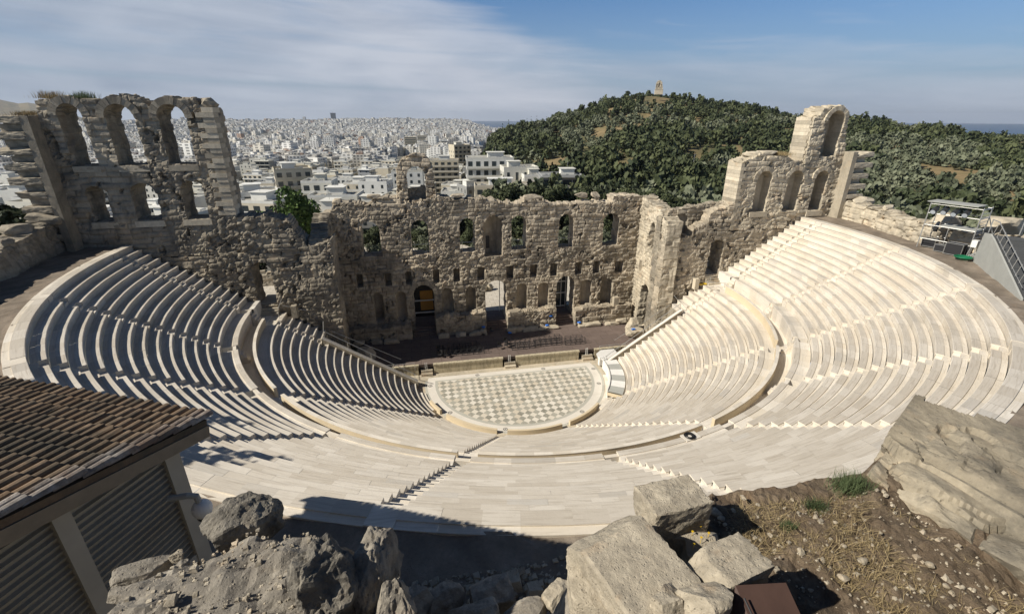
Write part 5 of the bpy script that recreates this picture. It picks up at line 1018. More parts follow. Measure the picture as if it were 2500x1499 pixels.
# ------------------------------------------------------------------ terrain
D2 = math.pi / 180
RIDGE = np.array([(a_, e_r + .002 + .0055 * min(1, max(0, (a_ - 34) / 10))) for a_, e_r in ((6, -.075), (7.95, -.062), (8.93, -.040), (10.8, -.023), (13.6, -.0105), (17.3, .0055), (20.4, .019), (23, .034), (25.2, .0435), (27.1, .0430), (30.3, .0335), (33.2, .0235), (36.4, .0135), (39.1, .006), (41.6, -.002), (45.4, -.0085), (48, -.012), (50.6, -.017), (53.4, -.0215), (55.5, -.027), (60, -.035), (80, -.05))])
DR_ = 540.0
def smooth(x, a, b): t = np.clip((x - a) / (b - a), 0, 1); return t * t * (3 - 2 * t)
def terrain(az, d):
    """height of the ground; az in degrees clockwise from the stage axis, d metres from the viewpoint"""
    az = np.asarray(az, float); d = np.asarray(d, float); x = d * np.sin(az * D2); y = d * np.cos(az * D2)
    city = np.interp(d, [0, 90, 150, 250, 400, 700, 1200, 2500, 4200, 5600, 7000, 9000], [1.5, .5, -9, -15, -23, -35, -46, -56, -40, -10, -45, -112])
    city = city + smooth(d, 1500, 4500) * (fbm(az * .25, d * .0009, 91, 3) - .5) * 55 * (1 - smooth(d, 6200, 8000))
    zr = 28.76 + DR_ * np.interp(az, RIDGE[:, 0], RIDGE[:, 1]) - 3.5
    u = np.clip((d - 165) / (DR_ - 165), 0, 1); zb = .5
    hill = zb + (zr - zb) * (u ** 1.12) + 6 * (fbm(x * .012, y * .012, 95, 4) - .5) * smooth(d, 150, 260) * (1 - smooth(d, 420, 540))
    hill = np.where(d > DR_, zr - (d - DR_) * .22, hill); hill = np.maximum(hill, -108)
    near = np.interp(d, [0, 75, 110, 165], [1.2, 1.2, .6, .5]); hill = np.where(d < 165, near, hill)
    w_ = smooth(az, 5.5, 9.5)
    return city * (1 - w_) + hill * w_
az = np.linspace(-75, 95, 341); dd = np.concatenate([[62], np.geomspace(66, 9000, 130)])
AZ, DD = np.meshgrid(az, dd, indexing='ij'); HH = terrain(AZ, DD); V = np.stack([CAM[0] + DD * np.sin(AZ * D2), CAM[1] + DD * np.cos(AZ * D2), HH], -1).reshape(-1, 3)
ix = np.arange(AZ.size).reshape(AZ.shape); Q = np.stack([ix[:-1, :-1], ix[:-1, 1:], ix[1:, 1:], ix[1:, :-1]], -1).reshape(-1, 4)
M['hillsoil'] = stone('hill_soil', (.24, .19, .10), (.36, .27, .15), dark=(.07, .085, .04), darkamt=.75, scale=.06, bump=.3, pits=.3)
M['cityground'] = stone('city_ground', (.16, .155, .14), (.26, .25, .23), dark=(.06, .08, .045), darkamt=.6, scale=.05, bump=.2, pits=.3)
azc = AZ[:-1, :-1].ravel()
tag(build('terrain', V, [Q], [M['hillsoil'], M['cityground']], tint=fbm(V[:, 0] * .02, V[:, 1] * .02, 5), mi=[np.where(azc > 7, 0, 1)]), kind='structure')
a = np.linspace(-60, 60, 61); Vs = [(CAM[0] + d * math.sin(t * D2), CAM[1] + d * math.cos(t * D2), -100) for t in a for d in (1100, 20000)]
m, nt, b = newmat('sea_water'); b.inputs['Base Color'].default_value = (.012, .04, .085, 1); b.inputs['Roughness'].default_value = .35; M['sea'] = m
tag(build('sea', Vs, [[(2 * i, 2 * i + 1, 2 * i + 3, 2 * i + 2) for i in range(60)]], M['sea']), kind='structure')
# far mountain at the left
V = []; F = []; aa = np.linspace(-62, -27, 60)
for t in aa:
    e = np.interp(t, [-62, -45, -38, -34, -32.5, -31.5, -30, -27], [.05, .042, .026, .0205, .018, .0135, .002, -.012]) + .0012 * math.sin(t * 3.1) + .0008 * math.sin(t * 7.7)
    for d, f in ((5200, 0), (6100, .55), (7000, 1), (8200, .2)): V.append((CAM[0] + d * math.sin(t * D2), CAM[1] + d * math.cos(t * D2), -80 + f * (28.8 + 7000 * e + 80)))
for i in range(59):
    for j in range(3): p = i * 4 + j; F.append((p, p + 1, p + 5, p + 4))
tag(build('mountain', V, [F], M['hillsoil'], tint=[.4] * len(V)), kind='structure')
# ------------------------------------------------------------------ trees
def crown_proto(seed, n, size, rx, rz, blobs, kind='round', hole=.15):
    """leaf cards on a cloud of sub-clumps; unit: metres, base of the crown at z=0"""
    r = np.random.default_rng(seed); C = []
    for b in range(blobs):
        if kind == 'cone': z = r.uniform(0, 1); rad = (1 - z) * .35 + .1; t = r.uniform(0, 6.28); q = r.uniform(0, .5) * rad; C.append((math.cos(t) * q * rx * 2, math.sin(t) * q * rx * 2, z * rz, rx * (.55 * (1 - z) + .2)))
        else: t = r.uniform(0, 6.28); q = r.uniform(0, .72) ** .6; z = r.uniform(.18, .88); s_ = math.sqrt(max(0, 1 - (2 * z - 1) ** 2)) * .8 + .15; C.append((math.cos(t) * q * rx * s_, math.sin(t) * q * rx * s_, z * rz, rx * r.uniform(.26, .42)))
    C = np.array(C); w = C[:, 3] ** 2; pick = r.choice(len(C), n, p=w / w.sum()); v = r.normal(0, 1, (n, 3)); v /= np.linalg.norm(v, axis=1)[:, None]
    P = C[pick, :3] + v * C[pick, 3:4] * r.uniform(.72, 1.05, (n, 1)) * np.array([1, 1, .85 if kind != 'cone' else 1.3])
    nr = v + r.normal(0, .55, (n, 3)); nr /= np.linalg.norm(nr, axis=1)[:, None]; ax = np.cross(nr, r.normal(0, 1, (n, 3))); ax /= np.linalg.norm(ax, axis=1)[:, None]; bx = np.cross(nr, ax)
    s_ = size * r.uniform(.55, 1.25, (n, 1)); V = np.stack([P - ax * s_ - bx * s_ * .5, P + ax * s_ * .8 - bx * s_ * .6, P + ax * s_ + bx * s_ * .55, P - ax * s_ * .7 + bx * s_ * .6], 1)
    tint = np.repeat((.25 + .5 * r.random(n) + .35 * (hsh(pick, pick * 0, 3) - .5)).clip(0, 1), 4)
    return V.reshape(-1, 3), np.arange(n * 4).reshape(-1, 4), tint
def mk_crown(seed, n, size, rx, rz, blobs, mt, kind='round'):
    V, Q, t = crown_proto(seed, n, size, rx, rz, blobs, kind); me = build('crown', V, [Q], mt, tint=t); d = me.data; bpy.data.objects.remove(me); return d
def mk_trunk(seed, h, r0, rx):
    mb = MB(); r = random.Random(seed); mb.tube([(0, 0, -.6), (.05, .03, h * .5), (.1, -.05, h)], r0, 7, r2=r0 * .6)
    for k in range(4):
        t = k * 1.6 + r.random(); mb.tube([(.05, 0, h * .7), (math.cos(t) * rx * .35, math.sin(t) * rx * .35, h * 1.25), (math.cos(t) * rx * .6, math.sin(t) * rx * .6, h * 1.8)], r0 * .5, 5, r2=r0 * .12)
    o = mb.build('trunk', M['bark']); d = o.data; bpy.data.objects.remove(o); return d
PRO = {'olive': [(mk_crown(10 + i, 2600, .15, 2.5, 3.6, 13, M['olive']), mk_trunk(i, 1.7, .2, 2.3), 1.2) for i in range(4)],
       'pine': [(mk_crown(30 + i, 3400, .19, 3.1, 5.2, 16, M['pine']), mk_trunk(9 + i, 3.4, .24, 2.6), 2.6) for i in range(3)],
       'bright': [(mk_crown(50, 5200, .19, 4.4, 8.5, 20, M['bright']), mk_trunk(19, 4.5, .35, 3.0), 1.4)],
       'cypress': [(mk_crown(60, 1800, .13, .95, 9.0, 26, M['cypress'], 'cone'), mk_trunk(29, 2.0, .15, .4), .4)]}
def tree(kind, az, d, sc_, label, group=None, seed=0, z=None, xy=None):
    r = random.Random(seed); cm, tm, ch = PRO[kind][r.randrange(len(PRO[kind]))]
    if xy is None: x, y = CAM[0] + d * math.sin(az * D2), CAM[1] + d * math.cos(az * D2)
    else: x, y = xy
    z = float(terrain(az, d)) if z is None else z
    t = empty({'olive': 'olive_tree', 'pine': 'pine_tree', 'bright': 'leafy_tree', 'cypress': 'cypress_tree'}[kind], (x, y, z), r.uniform(0, 6.28), label, 'tree', group); t.scale = (sc_ * r.uniform(.9, 1.1), sc_ * r.uniform(.9, 1.1), sc_ * r.uniform(.88, 1.12))
    o = bpy.data.objects.new('crown', cm); COL.objects.link(o); o.parent = t; o.location = (0, 0, ch)
    o = bpy.data.objects.new('trunk', tm); COL.objects.link(o); o.parent = t
    return t
HMK = ['cream block with balcony bands', 'plain white house', 'white block with long balconies', 'tall cream block with balconies', 'low grey building', 'plain white building', 'beige apartment block', 'grey building with broad flat roof', 'white modern house', 'pale apartment block']
def BLab(k, az, d, s_):
    wh = 'through the left arches' if az < -27 else ('past the left tower openings' if az < -18.5 else ('just right of the left tower' if az < -13 else ('above the bright green trees' if az < -8 else ('left of the free standing arch' if az < -3 else 'behind the free standing arch'))))
    dp = 'in the first rows' if d < 230 else ('in the nearer rows' if d < 330 else ('in the middle rows' if d < 450 else 'in the farther rows'))
    return '%s %s %s' % (k, wh, dp)
def TLab(k, az, d, s_):
    nm = ('small ' if s_ < .8 else ('tall ' if s_ > 1.05 else '')) + ('grey green olive tree' if k == 'olive' else 'dark pine tree')
    wh = 'behind the left arched wall' if az < -18 else ('left of the stage wall' if az < -10 else ('behind the left half of the stage wall' if az < 3 else ('behind the middle of the stage wall' if az < 12 else ('behind the right end of the stage wall' if az < 24 else ('behind the stepped right wing wall' if az < 36 else ('behind the right arched wall' if az < 46 else 'beyond the right perimeter wall'))))))
    dp = 'close' if d < 88 else ('a little way' if d < 102 else ('farther' if d < 116 else ('well' if d < 132 else 'far')))
    return '%s %s %s' % (nm, dp, wh)
r = random.Random(11); cand = []
def rid(az): return float(np.interp(az, RIDGE[:, 0], RIDGE[:, 1]))
BLD = []                                                        # (az, d, radius) kept free for buildings
HERO = [(8.6, 232, 22, 14, .0, 11.0, 'modern'), (12.1, 212, 15, 12, .1, 8.6, 'plain'), (17.0, 196, 16, 12, .05, 7.2, 'glass'), (10.7, 184, 25, 10, .02, 4.6, 'terrace'), (14.2, 205, 12, 9, .1, 5.4, 'plain'), (3.2, 300, 19, 11, -.06, 4.6, 'flats'), (-.9, 246, 15, 10, -.1, 4.0, 'plain'), (5.2, 430, 15, 15, .3, 6.5, 'flats'), (-4.6, 172, 19, 12, -.2, .8, 'low'), (-9.0, 185, 17, 13, -.2, 2.6, 'plain'), (-10.6, 196, 11, 10, -.2, 6.2, 'modern'), (-3.0, 158, 12, 9, -.15, -1.8, 'low'), (-17.3, 190, 15, 12, .1, 4.4, 'modern'), (-13.2, 235, 15, 13, .15, 7.5, 'flats'), (6.6, 225, 11, 14, .3, -1.0, 'low')]
for az, d, w_, dp, *_ in HERO:
    BLD.append((az, d, max(w_, dp) * .62))
    if az > 6: BLD.append((az, d - 15, 8.5)); BLD.append((az + 2.2, d - 12, 7))
def free(x, y):
    for az, d, rr in BLD:
        bx, by = CAM[0] + d * math.sin(az * D2), CAM[1] + d * math.cos(az * D2)
        if math.hypot(bx - x, by - y) < rr: return False
    return True
for gx in range(-60, 75):
    for gy in range(0, 62):
        x = gx * 4.6 + r.uniform(-1.9, 1.9); y = 16 + gy * 4.6 + r.uniform(-1.9, 1.9); d = math.hypot(x - CAM[0], y - CAM[1]); az = math.degrees(math.atan2(x - CAM[0], y - CAM[1]))
        if not (-40 < az < 66) or d < 72 or d > 330: continue
        if y < 22 and abs(x) < 46: continue
        if abs(x) < 21 and y < 33: continue
        if y < 37 and -64 < x < 23: continue
        if az < 7.5 and (d > (166 if az > -1 else 150) or r.random() < (.1 if az > -1 and d > 115 else .45)): continue
        if az < 7.5 and az > -9 and d > 120 and r.random() < .6: continue
        if not free(x, y): continue
        cand.append((d, az, x, y))
cand.sort(); near = cand[:262]; rest = cand[262:]
names = {'olive': 'grey green olive tree in the grove beyond the theatre', 'pine': 'dark green pine tree in the grove beyond the theatre', 'bright': ''}
for i, (d, az, x, y) in enumerate(near):
    nz = float(fbm(np.array([x * .03]), np.array([y * .03]), 61, 2)[0]); k = 'pine' if (nz > .56 or az > 40 and nz > .40 or az < -12) else 'olive'
    hmax = (28.76 + d * ((-.172 if d < 112 else -.142) if az > 0 and az < 38 else (-.13 if az >= 38 else -.17))) - float(terrain(az, d)); s_ = r.uniform(.85, 1.25) * (1.35 if d > 112 and 0 < az < 38 else 1)
    s_ = min(s_, max(.55, hmax / (5.0 if k == 'olive' else 7.6)))
    tree(k, az, d, s_, TLab(k, az, d, s_), 'near %s trees beyond the theatre' % k, seed=i)
for i, (az, d, s_, k, lb) in enumerate([(-14.2, 88, 1.5, 'bright', 'tall bright green leafy tree left of the stage wall'), (-12.7, 93, 1.25, 'bright', 'second bright green leafy tree left of the stage wall'), (-16.2, 105, 1.3, 'bright', 'bright green tree peeping beside the left tower'), (14.5, 92, .95, 'cypress', 'slim dark cypress just behind the stage wall top'), (10.9, 520, 1.35, 'cypress', 'tall cypress at the left end of the hill ridge'), (10.2, 515, 1.5, 'cypress', 'second tall cypress at the left end of the hill ridge'), (9.4, 480, 1.3, 'cypress', 'cypress standing below the ridge end'), (13.0, 530, 1.0, 'cypress', 'small cypress on the hill ridge'), (-8.4, 150, 1.1, 'cypress', 'small conifer in front of the white houses'), (-16.9, 205, 1.6, 'cypress', 'dark cypress among the white houses'),
                                   (4.3, 142, 1.05, 'bright', 'broad greyish tree in front of the white blocks'), (5.6, 150, 1.0, 'bright', 'second broad tree in front of the white blocks'), (-34.6, 66, 1.05, 'pine', 'dark pine at the left picture edge'), (-37.0, 62, 1.25, 'pine', 'nearest dark pine at the left picture edge'), (-33.5, 96, 1.1, 'pine', 'pine behind the toothed pier'), (-27.5, 92, 1.05, 'bright', 'green tree seen through the left lower arch'), (-24.2, 95, 1.0, 'bright', 'green tree seen through the middle lower arch'), (-21.2, 90, .95, 'pine', 'dark conifer seen through the right lower arch')]):
    t = tree(k, az, d, s_, lb, None, seed=900 + i, z=11.5 if d < 67 else None)
    if i < 2: t.scale = ((1.25, 1.25, 1.78), (1.1, 1.1, 1.5))[i]
for i, (x, y, s_, lb) in enumerate([(-31.8, -33.1, 1.1, 'pine outside the left edge shading the seats beside the hut'), (-36.5, -28.0, 1.1, 'second pine outside the left edge shading the upper seats'), (-46.8, -22.0, 1.0, 'pine behind the left perimeter wall'), (-48.5, -12.0, .9, 'pine behind the shaded left wall')]): tree('pine', 0, 0, s_, lb, None, seed=950 + i, z=16.9, xy=(x, y))
# distant trees: one mass
def mass(name, pts, kinds, sizes, n, leafs, seed):
    r = np.random.default_rng(seed); pro = [crown_proto(200 + i, n, leafs, 1.0, 1.55, 9) for i in range(5)]; cy = crown_proto(300, n, leafs * .8, .35, 4.5, 9, 'cone')
    VV = []; QQ = []; TT = []; MI = []; off = 0
    for (x, y, z), k, s_ in zip(pts, kinds, sizes):
        V, Q, t = cy if k == 2 else pro[r.integers(5)]; a = r.uniform(0, 6.28); c_, s2 = math.cos(a), math.sin(a)
        W_ = V @ np.array([[c_, s2, 0], [-s2, c_, 0], [0, 0, 1]]) * s_ * np.array([1, 1, r.uniform(.7, 1.5)]) + np.array([x, y, z - .1 * s_])
        VV.append(W_); QQ.append(Q + off); off += len(V); TT.append(np.clip(t * .45 + r.uniform(-.1, .6), 0, 1)); MI.append(np.full(len(Q), 0 if k == 0 else 1))
    return tag(build(name, np.concatenate(VV), [np.concatenate(QQ)], [M['olive'], M['pine']], tint=np.concatenate(TT), mi=[np.concatenate(MI)]), kind='stuff')
pts = []; ks = []; ss = []; rn = np.random.default_rng(21)
for d, az, x, y in rest:
    if d > 175 and az > 7: continue
    pts.append((x, y, float(terrain(az, d)) + .6)); ks.append(0 if rn.random() < .75 else 1); ss.append(rn.uniform(2.2, 3.2) * (1.3 if az > 0 and d < 172 else 1))
azs = rn.uniform(6.8, 66, 12500); ds = np.sqrt(rn.uniform(168 ** 2, 585 ** 2, 12500)); keepn = 0
xs = CAM[0] + ds * np.sin(azs * D2); ys = CAM[1] + ds * np.cos(azs * D2); hz_ = terrain(azs, ds); dens = .45 * fbm(xs * .022, ys * .022, 63, 3) + .55 * fbm(xs * .07, ys * .07, 68, 3); kn = fbm(xs * .016, ys * .016, 64, 2)
for x, y, z, d, az, de, kk in zip(xs, ys, hz_, ds, azs, dens, kn):
    thr = .435 + .07 * smooth(d, 200, 480)
    if d < DR_ + 20 and de < thr and rn.random() < .93: continue
    if d > DR_ + 40: continue
    if not free(x, y): continue
    if abs(az - 27.2) < 1.6 and 455 < d < 545: continue
    s_ = rn.uniform(1.3, 3.7) if kk < .52 else rn.uniform(1.8, 4.6); k = 0 if kk < .5 else 1
    if rn.random() < (.09 if az < 16 and d > 380 else .014): k = 2; s_ = rn.uniform(1.3, 2.1)
    pts.append((x, y, z)); ks.append(k); ss.append(s_)
mass('hill_woods', pts, ks, ss, 90, .23, 5)
for i, (az, d, s_) in enumerate([(29.4, 538, .8), (22.1, 535, .9), (24.0, 540, 1.0), (33.6, 538, .9), (20.1, 534, 1.0), (35.7, 540, .8)]): tree('pine', az, d, s_, ['pine right of the hilltop monument', 'pine on the left shoulder of the ridge', 'broad pine crowning the ridge left of the monument', 'pine on the ridge well right of the monument', 'pine lower on the left ridge', 'small pine on the right ridge'][i], None, seed=990 + i)
# monument on the summit
mo = empty('hill_monument', (CAM[0] + 505 * math.sin(27.3 * D2), CAM[1] + 505 * math.cos(27.3 * D2), 50.3), R_(-20), 'tall pale ruined marble monument on the hilltop', 'monument'); mo.scale = (.78, .78, .78)
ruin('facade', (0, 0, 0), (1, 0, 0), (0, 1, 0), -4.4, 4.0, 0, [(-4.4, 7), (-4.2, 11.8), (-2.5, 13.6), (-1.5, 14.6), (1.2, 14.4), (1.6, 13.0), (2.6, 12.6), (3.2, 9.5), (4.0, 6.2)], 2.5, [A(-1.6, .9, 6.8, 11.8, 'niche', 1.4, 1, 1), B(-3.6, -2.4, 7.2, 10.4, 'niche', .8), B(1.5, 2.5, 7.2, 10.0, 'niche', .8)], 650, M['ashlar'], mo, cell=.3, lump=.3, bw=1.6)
mb = MB(); mb.box2((-5, -.8, -1), (4.6, 3.2, 4.0)); mb.box2((-5.2, -1.0, 4.0), (4.8, 3.3, 4.6)); mb.build('pedestal', M['ashlar'], mo)
# ------------------------------------------------------------------ buildings
def bmat(name, col):
    m, nt, b = newmat(name); tc = nn(nt, 'ShaderNodeTexCoord'); at = nn(nt, 'ShaderNodeAttribute', attribute_name='tint'); oi = nn(nt, 'ShaderNodeObjectInfo')
    n = nn(nt, 'ShaderNodeTexNoise', {'Vector': tc.outputs['Object'], 'Scale': .6, 'Detail': 5})
    c = mix(nt, ramp(nt, oi.outputs['Random'], [(0, 0), (.5, .5), (1, 1)]), col, (col[0] * .86, col[1] * .83, col[2] * .74))
    c = mix(nt, math_(nt, 'MULTIPLY', ramp(nt, n.outputs[0], [(.4, 0), (.75, 1)]), .3), c, tuple(x * .6 for x in col))
    nt.links.new(c, b.inputs['Base Color']); b.inputs['Roughness'].default_value = .85; return m
M['bwhite'] = bmat('white_render', (.70, .70, .67)); M['bcream'] = bmat('cream_render', (.58, .53, .43)); M['bgrey'] = bmat('grey_render', (.30, .31, .32)); M['roofgrey'] = bmat('grey_roof_screed', (.37, .36, .335)); M['redroof'] = bmat('red_roof_tiles', (.40, .13, .07))
def house_parts(kind, W_, D_, H_, seed):
    """returns list of (part name, material, MB); local z=0 ground"""
    r = random.Random(seed); body = MB(); dark = []; slab = MB(); roof = MB(); fl_ = max(1, int(H_ / 3.1)); fh = H_ / fl_
    body.box2((-W_ / 2, -D_ / 2, -8), (W_ / 2, D_ / 2, H_), tint=.5)
    out = [('walls', body)]
    def win(x0, x1, z0, z1, side=0):
        m_ = MB(); e = .06
        if side == 0: m_.box2((x0, -D_ / 2 - e, z0), (x1, -D_ / 2 + .1, z1))
        elif side == 1: m_.box2((-W_ / 2 - e, x0, z0), (-W_ / 2 + .1, x1, z1))
        else: m_.box2((W_ / 2 - .1, x0, z0), (W_ / 2 + e, x1, z1))
        dark.append(m_)
    for f in range(fl_):
        z0 = f * fh
        if kind in ('flats', 'modern') or (kind == 'terrace'):
            slab.box2((-W_ / 2 + .2, -D_ / 2 - 1.3, z0 - .12), (W_ / 2 - .2, -D_ / 2, z0 + .1)); slab.box2((-W_ / 2 + .2, -D_ / 2 - 1.3, z0 + .1), (W_ / 2 - .2, -D_ / 2 - 1.2, z0 + .95))
        n_ = max(2, int(W_ / 3.4))
        for k in range(n_):
            cx = -W_ / 2 + (k + .5) * W_ / n_; hw = .55 if kind in ('plain', 'low') else W_ / n_ * .27
            if kind == 'glass': hw = W_ / n_ * .44
            win(cx - hw, cx + hw, z0 + (.2 if kind in ('flats', 'modern', 'terrace', 'glass') else .95), z0 + fh * .76)
        for k in range(max(1, int(D_ / 4))): cy_ = -D_ / 2 + (k + .5) * D_ / max(1, int(D_ / 4)); win(cy_ - .5, cy_ + .5, z0 + .95, z0 + fh * .76, 1)
    if kind == 'glass':
        slab.box2((-W_ / 2 - 1, -D_ / 2 - 2, H_ - .1), (W_ / 2 + 1.2, D_ / 2, H_ + .35)); slab.box2((-W_ / 2 - .5, -D_ / 2 - 1.5, H_ - 3.6), (W_ / 2 + .8, -D_ / 2, H_ - 3.2))
    for x0, y0, x1, y1 in ((-W_ / 2, -D_ / 2, W_ / 2, -D_ / 2 + .2), (-W_ / 2, D_ / 2 - .2, W_ / 2, D_ / 2), (-W_ / 2, -D_ / 2 + .2, -W_ / 2 + .2, D_ / 2 - .2), (W_ / 2 - .2, -D_ / 2 + .2, W_ / 2, D_ / 2 - .2)): slab.box2((x0, y0, H_ + .01), (x1, y1, H_ + .8))
    roof.box2((-W_ / 2 + .2, -D_ / 2 + .2, H_ + .005), (W_ / 2 - .2, D_ / 2 - .2, H_ + .06))
    px_ = r.uniform(-W_ * .2, W_ * .2); ph = MB(); ph.box2((px_ - W_ * .17, -D_ * .1, H_ + .06), (px_ + W_ * .17, D_ * .3, H_ + 2.6)); ph.box2((px_ - W_ * .2, -D_ * .14, H_ + 2.6), (px_ + W_ * .2, D_ * .34, H_ + 2.75))
    cl_ = MB()
    for k in range(5): cx, cy_ = r.uniform(-W_ * .4, W_ * .4), r.uniform(-D_ * .4, -D_ * .15); cl_.box((cx, cy_, H_ + .5), (r.uniform(.6, 1.6), r.uniform(.5, 1.0), r.uniform(.5, 1.1)))
    cl_.tube([(px_, 0, H_ + 2.6), (px_, 0, H_ + 5.2)], .05, 4)
    return out, dark, slab, roof, ph, cl_
kl = {'modern': ('bwhite', 'white modern block with long balconies'), 'plain': ('bwhite', 'plain white house'), 'glass': ('bgrey', 'grey house with dark glass terraces and wide flat roof'), 'terrace': ('bcream', 'long low cream building with terraces'), 'flats': ('bcream', 'cream apartment block with balconies'), 'low': ('bgrey', 'low grey flat roofed building')}
hl = ['white modern block with long balconies right of the free standing arch', 'bare white party wall house beside the modern white block', 'grey house with dark glass terraces and a wide overhanging roof', 'long low cream building in front of the white blocks', 'small white house left of the dark glass terraces', 'cream block with balconies just right of the free standing arch', 'white house seen through the free standing arch', 'tall cream block below the left foot of the hill', 'low grey house with white parapet left of the free standing arch', 'grey white house left of centre above the bright tree', 'tall narrow white house with one balcony behind the bright tree', 'low grey shed right behind the stage wall top', 'white house beside the left tower', 'cream flats behind the left white houses', 'low white annex left of the long cream building']
for i, (az, d, w_, dp, rz, zt, kd) in enumerate(HERO):
    g = float(terrain(az, d)); t = empty('house', (CAM[0] + d * math.sin(az * D2), CAM[1] + d * math.cos(az * D2), g), rz - az * D2 * .6, hl[i], 'building'); mt = M[kl[kd][0]]
    out, dark, slab, roof, ph, cl_ = house_parts(kd, w_, dp, max(3.4, zt - g), i)
    out[0][1].build('walls', mt, t); slab.build('balconies', mt, t); roof.build('roof', M['roofgrey'], t); ph.build('roof_room', M['bwhite'], t); cl_.build('roof_equipment', M['steel'], t)
    for dm in dark[:60]: dm.build('window', M['glass'], t)
HM = []
for i, kd in enumerate(['flats', 'plain', 'modern', 'flats', 'low', 'plain', 'flats', 'glass', 'modern', 'flats']):
    rr = random.Random(i); W_, D_, H_ = rr.uniform(10, 18), rr.uniform(9, 14), rr.uniform(9, 19) if kd != 'low' else 6
    out, dark, slab, roof, ph, cl_ = house_parts(kd, W_, D_, H_, 40 + i); dk = MB()
    for dm in dark:
        for v, q_ in zip(dm.V, dm.Q): dk.add(v, q_ - 0)
    parts = [('walls', M[kl[kd][0]], out[0][1]), ('balconies', M['bwhite'], slab), ('roof', M['roofgrey'], roof), ('roof_room', M['bwhite'], ph), ('windows', M['glass'], dk), ('roof_equipment', M['steel'], cl_)]
    # one joined mesh per design: too small in the picture to show parts
    V = []; Q = []; MI = []; mats = []; off = 0
    for nm, mt, mb in parts:
        v = np.concatenate(mb.V); fq = [np.concatenate(mb.Q)] if mb.Q else []; ft = np.concatenate(mb.T) if mb.T else np.zeros((0, 3), int)
        fq = np.concatenate(fq) if fq else np.zeros((0, 4), int)
        V.append(v); Q.append(fq + off); MI.append(np.full(len(fq), len(mats))); mats.append(mt); off += len(v)
    ob = build('house_mesh', np.concatenate(V), [np.concatenate(Q)], mats, mi=[np.concatenate(MI)]); HM.append((ob.data, max(W_, D_))); bpy.data.objects.remove(ob)
rb = random.Random(77); cells = []
dcur = 158
while dcur < 620:
    st_ = 17.5 + dcur * .006; a0 = -39 + rb.uniform(0, 1)
    while a0 < 6.8:
        cells.append((dcur + rb.uniform(-2.5, 2.5), a0)); a0 += math.degrees(st_ / dcur) * rb.uniform(.95, 1.35)
    dcur += st_ * 1.12
cells = [c for c in cells if rb.random() > .10]; cnt = 0; far_cells = []
for d, az in cells:
    x, y = CAM[0] + d * math.sin(az * D2), CAM[1] + d * math.cos(az * D2)
    if not free(x, y) or (az > -15.5 and az < -10 and d < 175): continue
    if cnt >= 270: far_cells.append((d, az)); continue
    me, ws = HM[rb.randrange(len(HM))]; o = bpy.data.objects.new('house', me); COL.objects.link(o); o.location = (x, y, float(terrain(az, d))); o.rotation_euler = (0, 0, -.25 + rb.choice([0, 0, math.pi / 2, math.pi]) + rb.uniform(-.12, .12)); s_ = rb.uniform(.8, 1.12); o.scale = (s_, s_, min(s_ * rb.uniform(.75, 1.15), 1.1))
    tag(o, BLab(HMK[HM.index((me, ws))], az, d, s_), 'building', 'apartment buildings in the near part of the city'); cnt += 1
# the rest of the city as one mass
def citymat():
    m, nt, b = newmat('city_facades'); tc = nn(nt, 'ShaderNodeTexCoord'); at = nn(nt, 'ShaderNodeAttribute', attribute_name='tint'); g = nn(nt, 'ShaderNodeNewGeometry')
    sp = nn(nt, 'ShaderNodeSeparateXYZ', {0: tc.outputs['Object']}); sn = nn(nt, 'ShaderNodeSeparateXYZ', {0: g.outputs['Normal']})
    hx = math_(nt, 'ADD', sp.outputs[0], sp.outputs[1]); wx = math_(nt, 'FRACT', math_(nt, 'MULTIPLY', hx, 1 / 3.7)); wz = math_(nt, 'FRACT', math_(nt, 'MULTIPLY', sp.outputs[2], 1 / 3.1))
    wm = math_(nt, 'MULTIPLY', math_(nt, 'GREATER_THAN', wx, .45), math_(nt, 'GREATER_THAN', wz, .42)); wm = math_(nt, 'MULTIPLY', wm, math_(nt, 'LESS_THAN', math_(nt, 'ABSOLUTE', sn.outputs[2]), .5))
    col = ramp(nt, at.outputs['Fac'], [(0, (.70, .70, .67)), (.3, (.64, .61, .54)), (.5, (.76, .75, .72)), (.70, (.35, .34, .32)), (.8, (.60, .57, .50)), (.95, (.36, .25, .19)), (1, (.5, .5, .5))], 'CONSTANT')
    rn_ = math_(nt, 'MULTIPLY', math_(nt, 'GREATER_THAN', sn.outputs[2], .5), .55); col = mix(nt, rn_, col, (.33, .32, .30))
    col = mix(nt, math_(nt, 'MULTIPLY', wm, .75), col, (.06, .065, .07))
    nt.links.new(col, b.inputs['Base Color']); b.inputs['Roughness'].default_value = .9; return m
M['city'] = citymat()
rn = np.random.default_rng(33); n1_ = 18000; dA = np.sqrt(rn.uniform(560 ** 2, 2400 ** 2, n1_)); n2_ = 18000; dB = np.exp(rn.uniform(np.log(2300), np.log(6300), n2_))
dC = np.array([c[0] for c in far_cells]); aC = np.array([c[1] for c in far_cells]); d = np.concatenate([dA, dB, dC]); az = np.concatenate([rn.uniform(-40, 7.6, n1_), rn.uniform(-40, 24, n2_), aC])
k = ~((az > 7.4) & (d < 1100)); d, az = d[k], az[k]; n = len(d)
x = CAM[0] + d * np.sin(az * D2); y = CAM[1] + d * np.cos(az * D2); gap = fbm(x * .004, y * .004, 88, 3); k = gap > .33; x, y, d, az = x[k], y[k], d[k], az[k]; n = len(d); z = terrain(az, d)
s_ = np.maximum(rn.uniform(8, 20, n), d * .0042 * rn.uniform(.7, 1.4, n)); wd = s_; dp = s_ * rn.uniform(.6, 1.2, n); hh = rn.uniform(8, 21, n) * np.where(rn.random(n) < .04, 1.7, 1.0)
ang = -.25 + rn.uniform(-.35, .35, n); ca, sa = np.cos(ang), np.sin(ang)
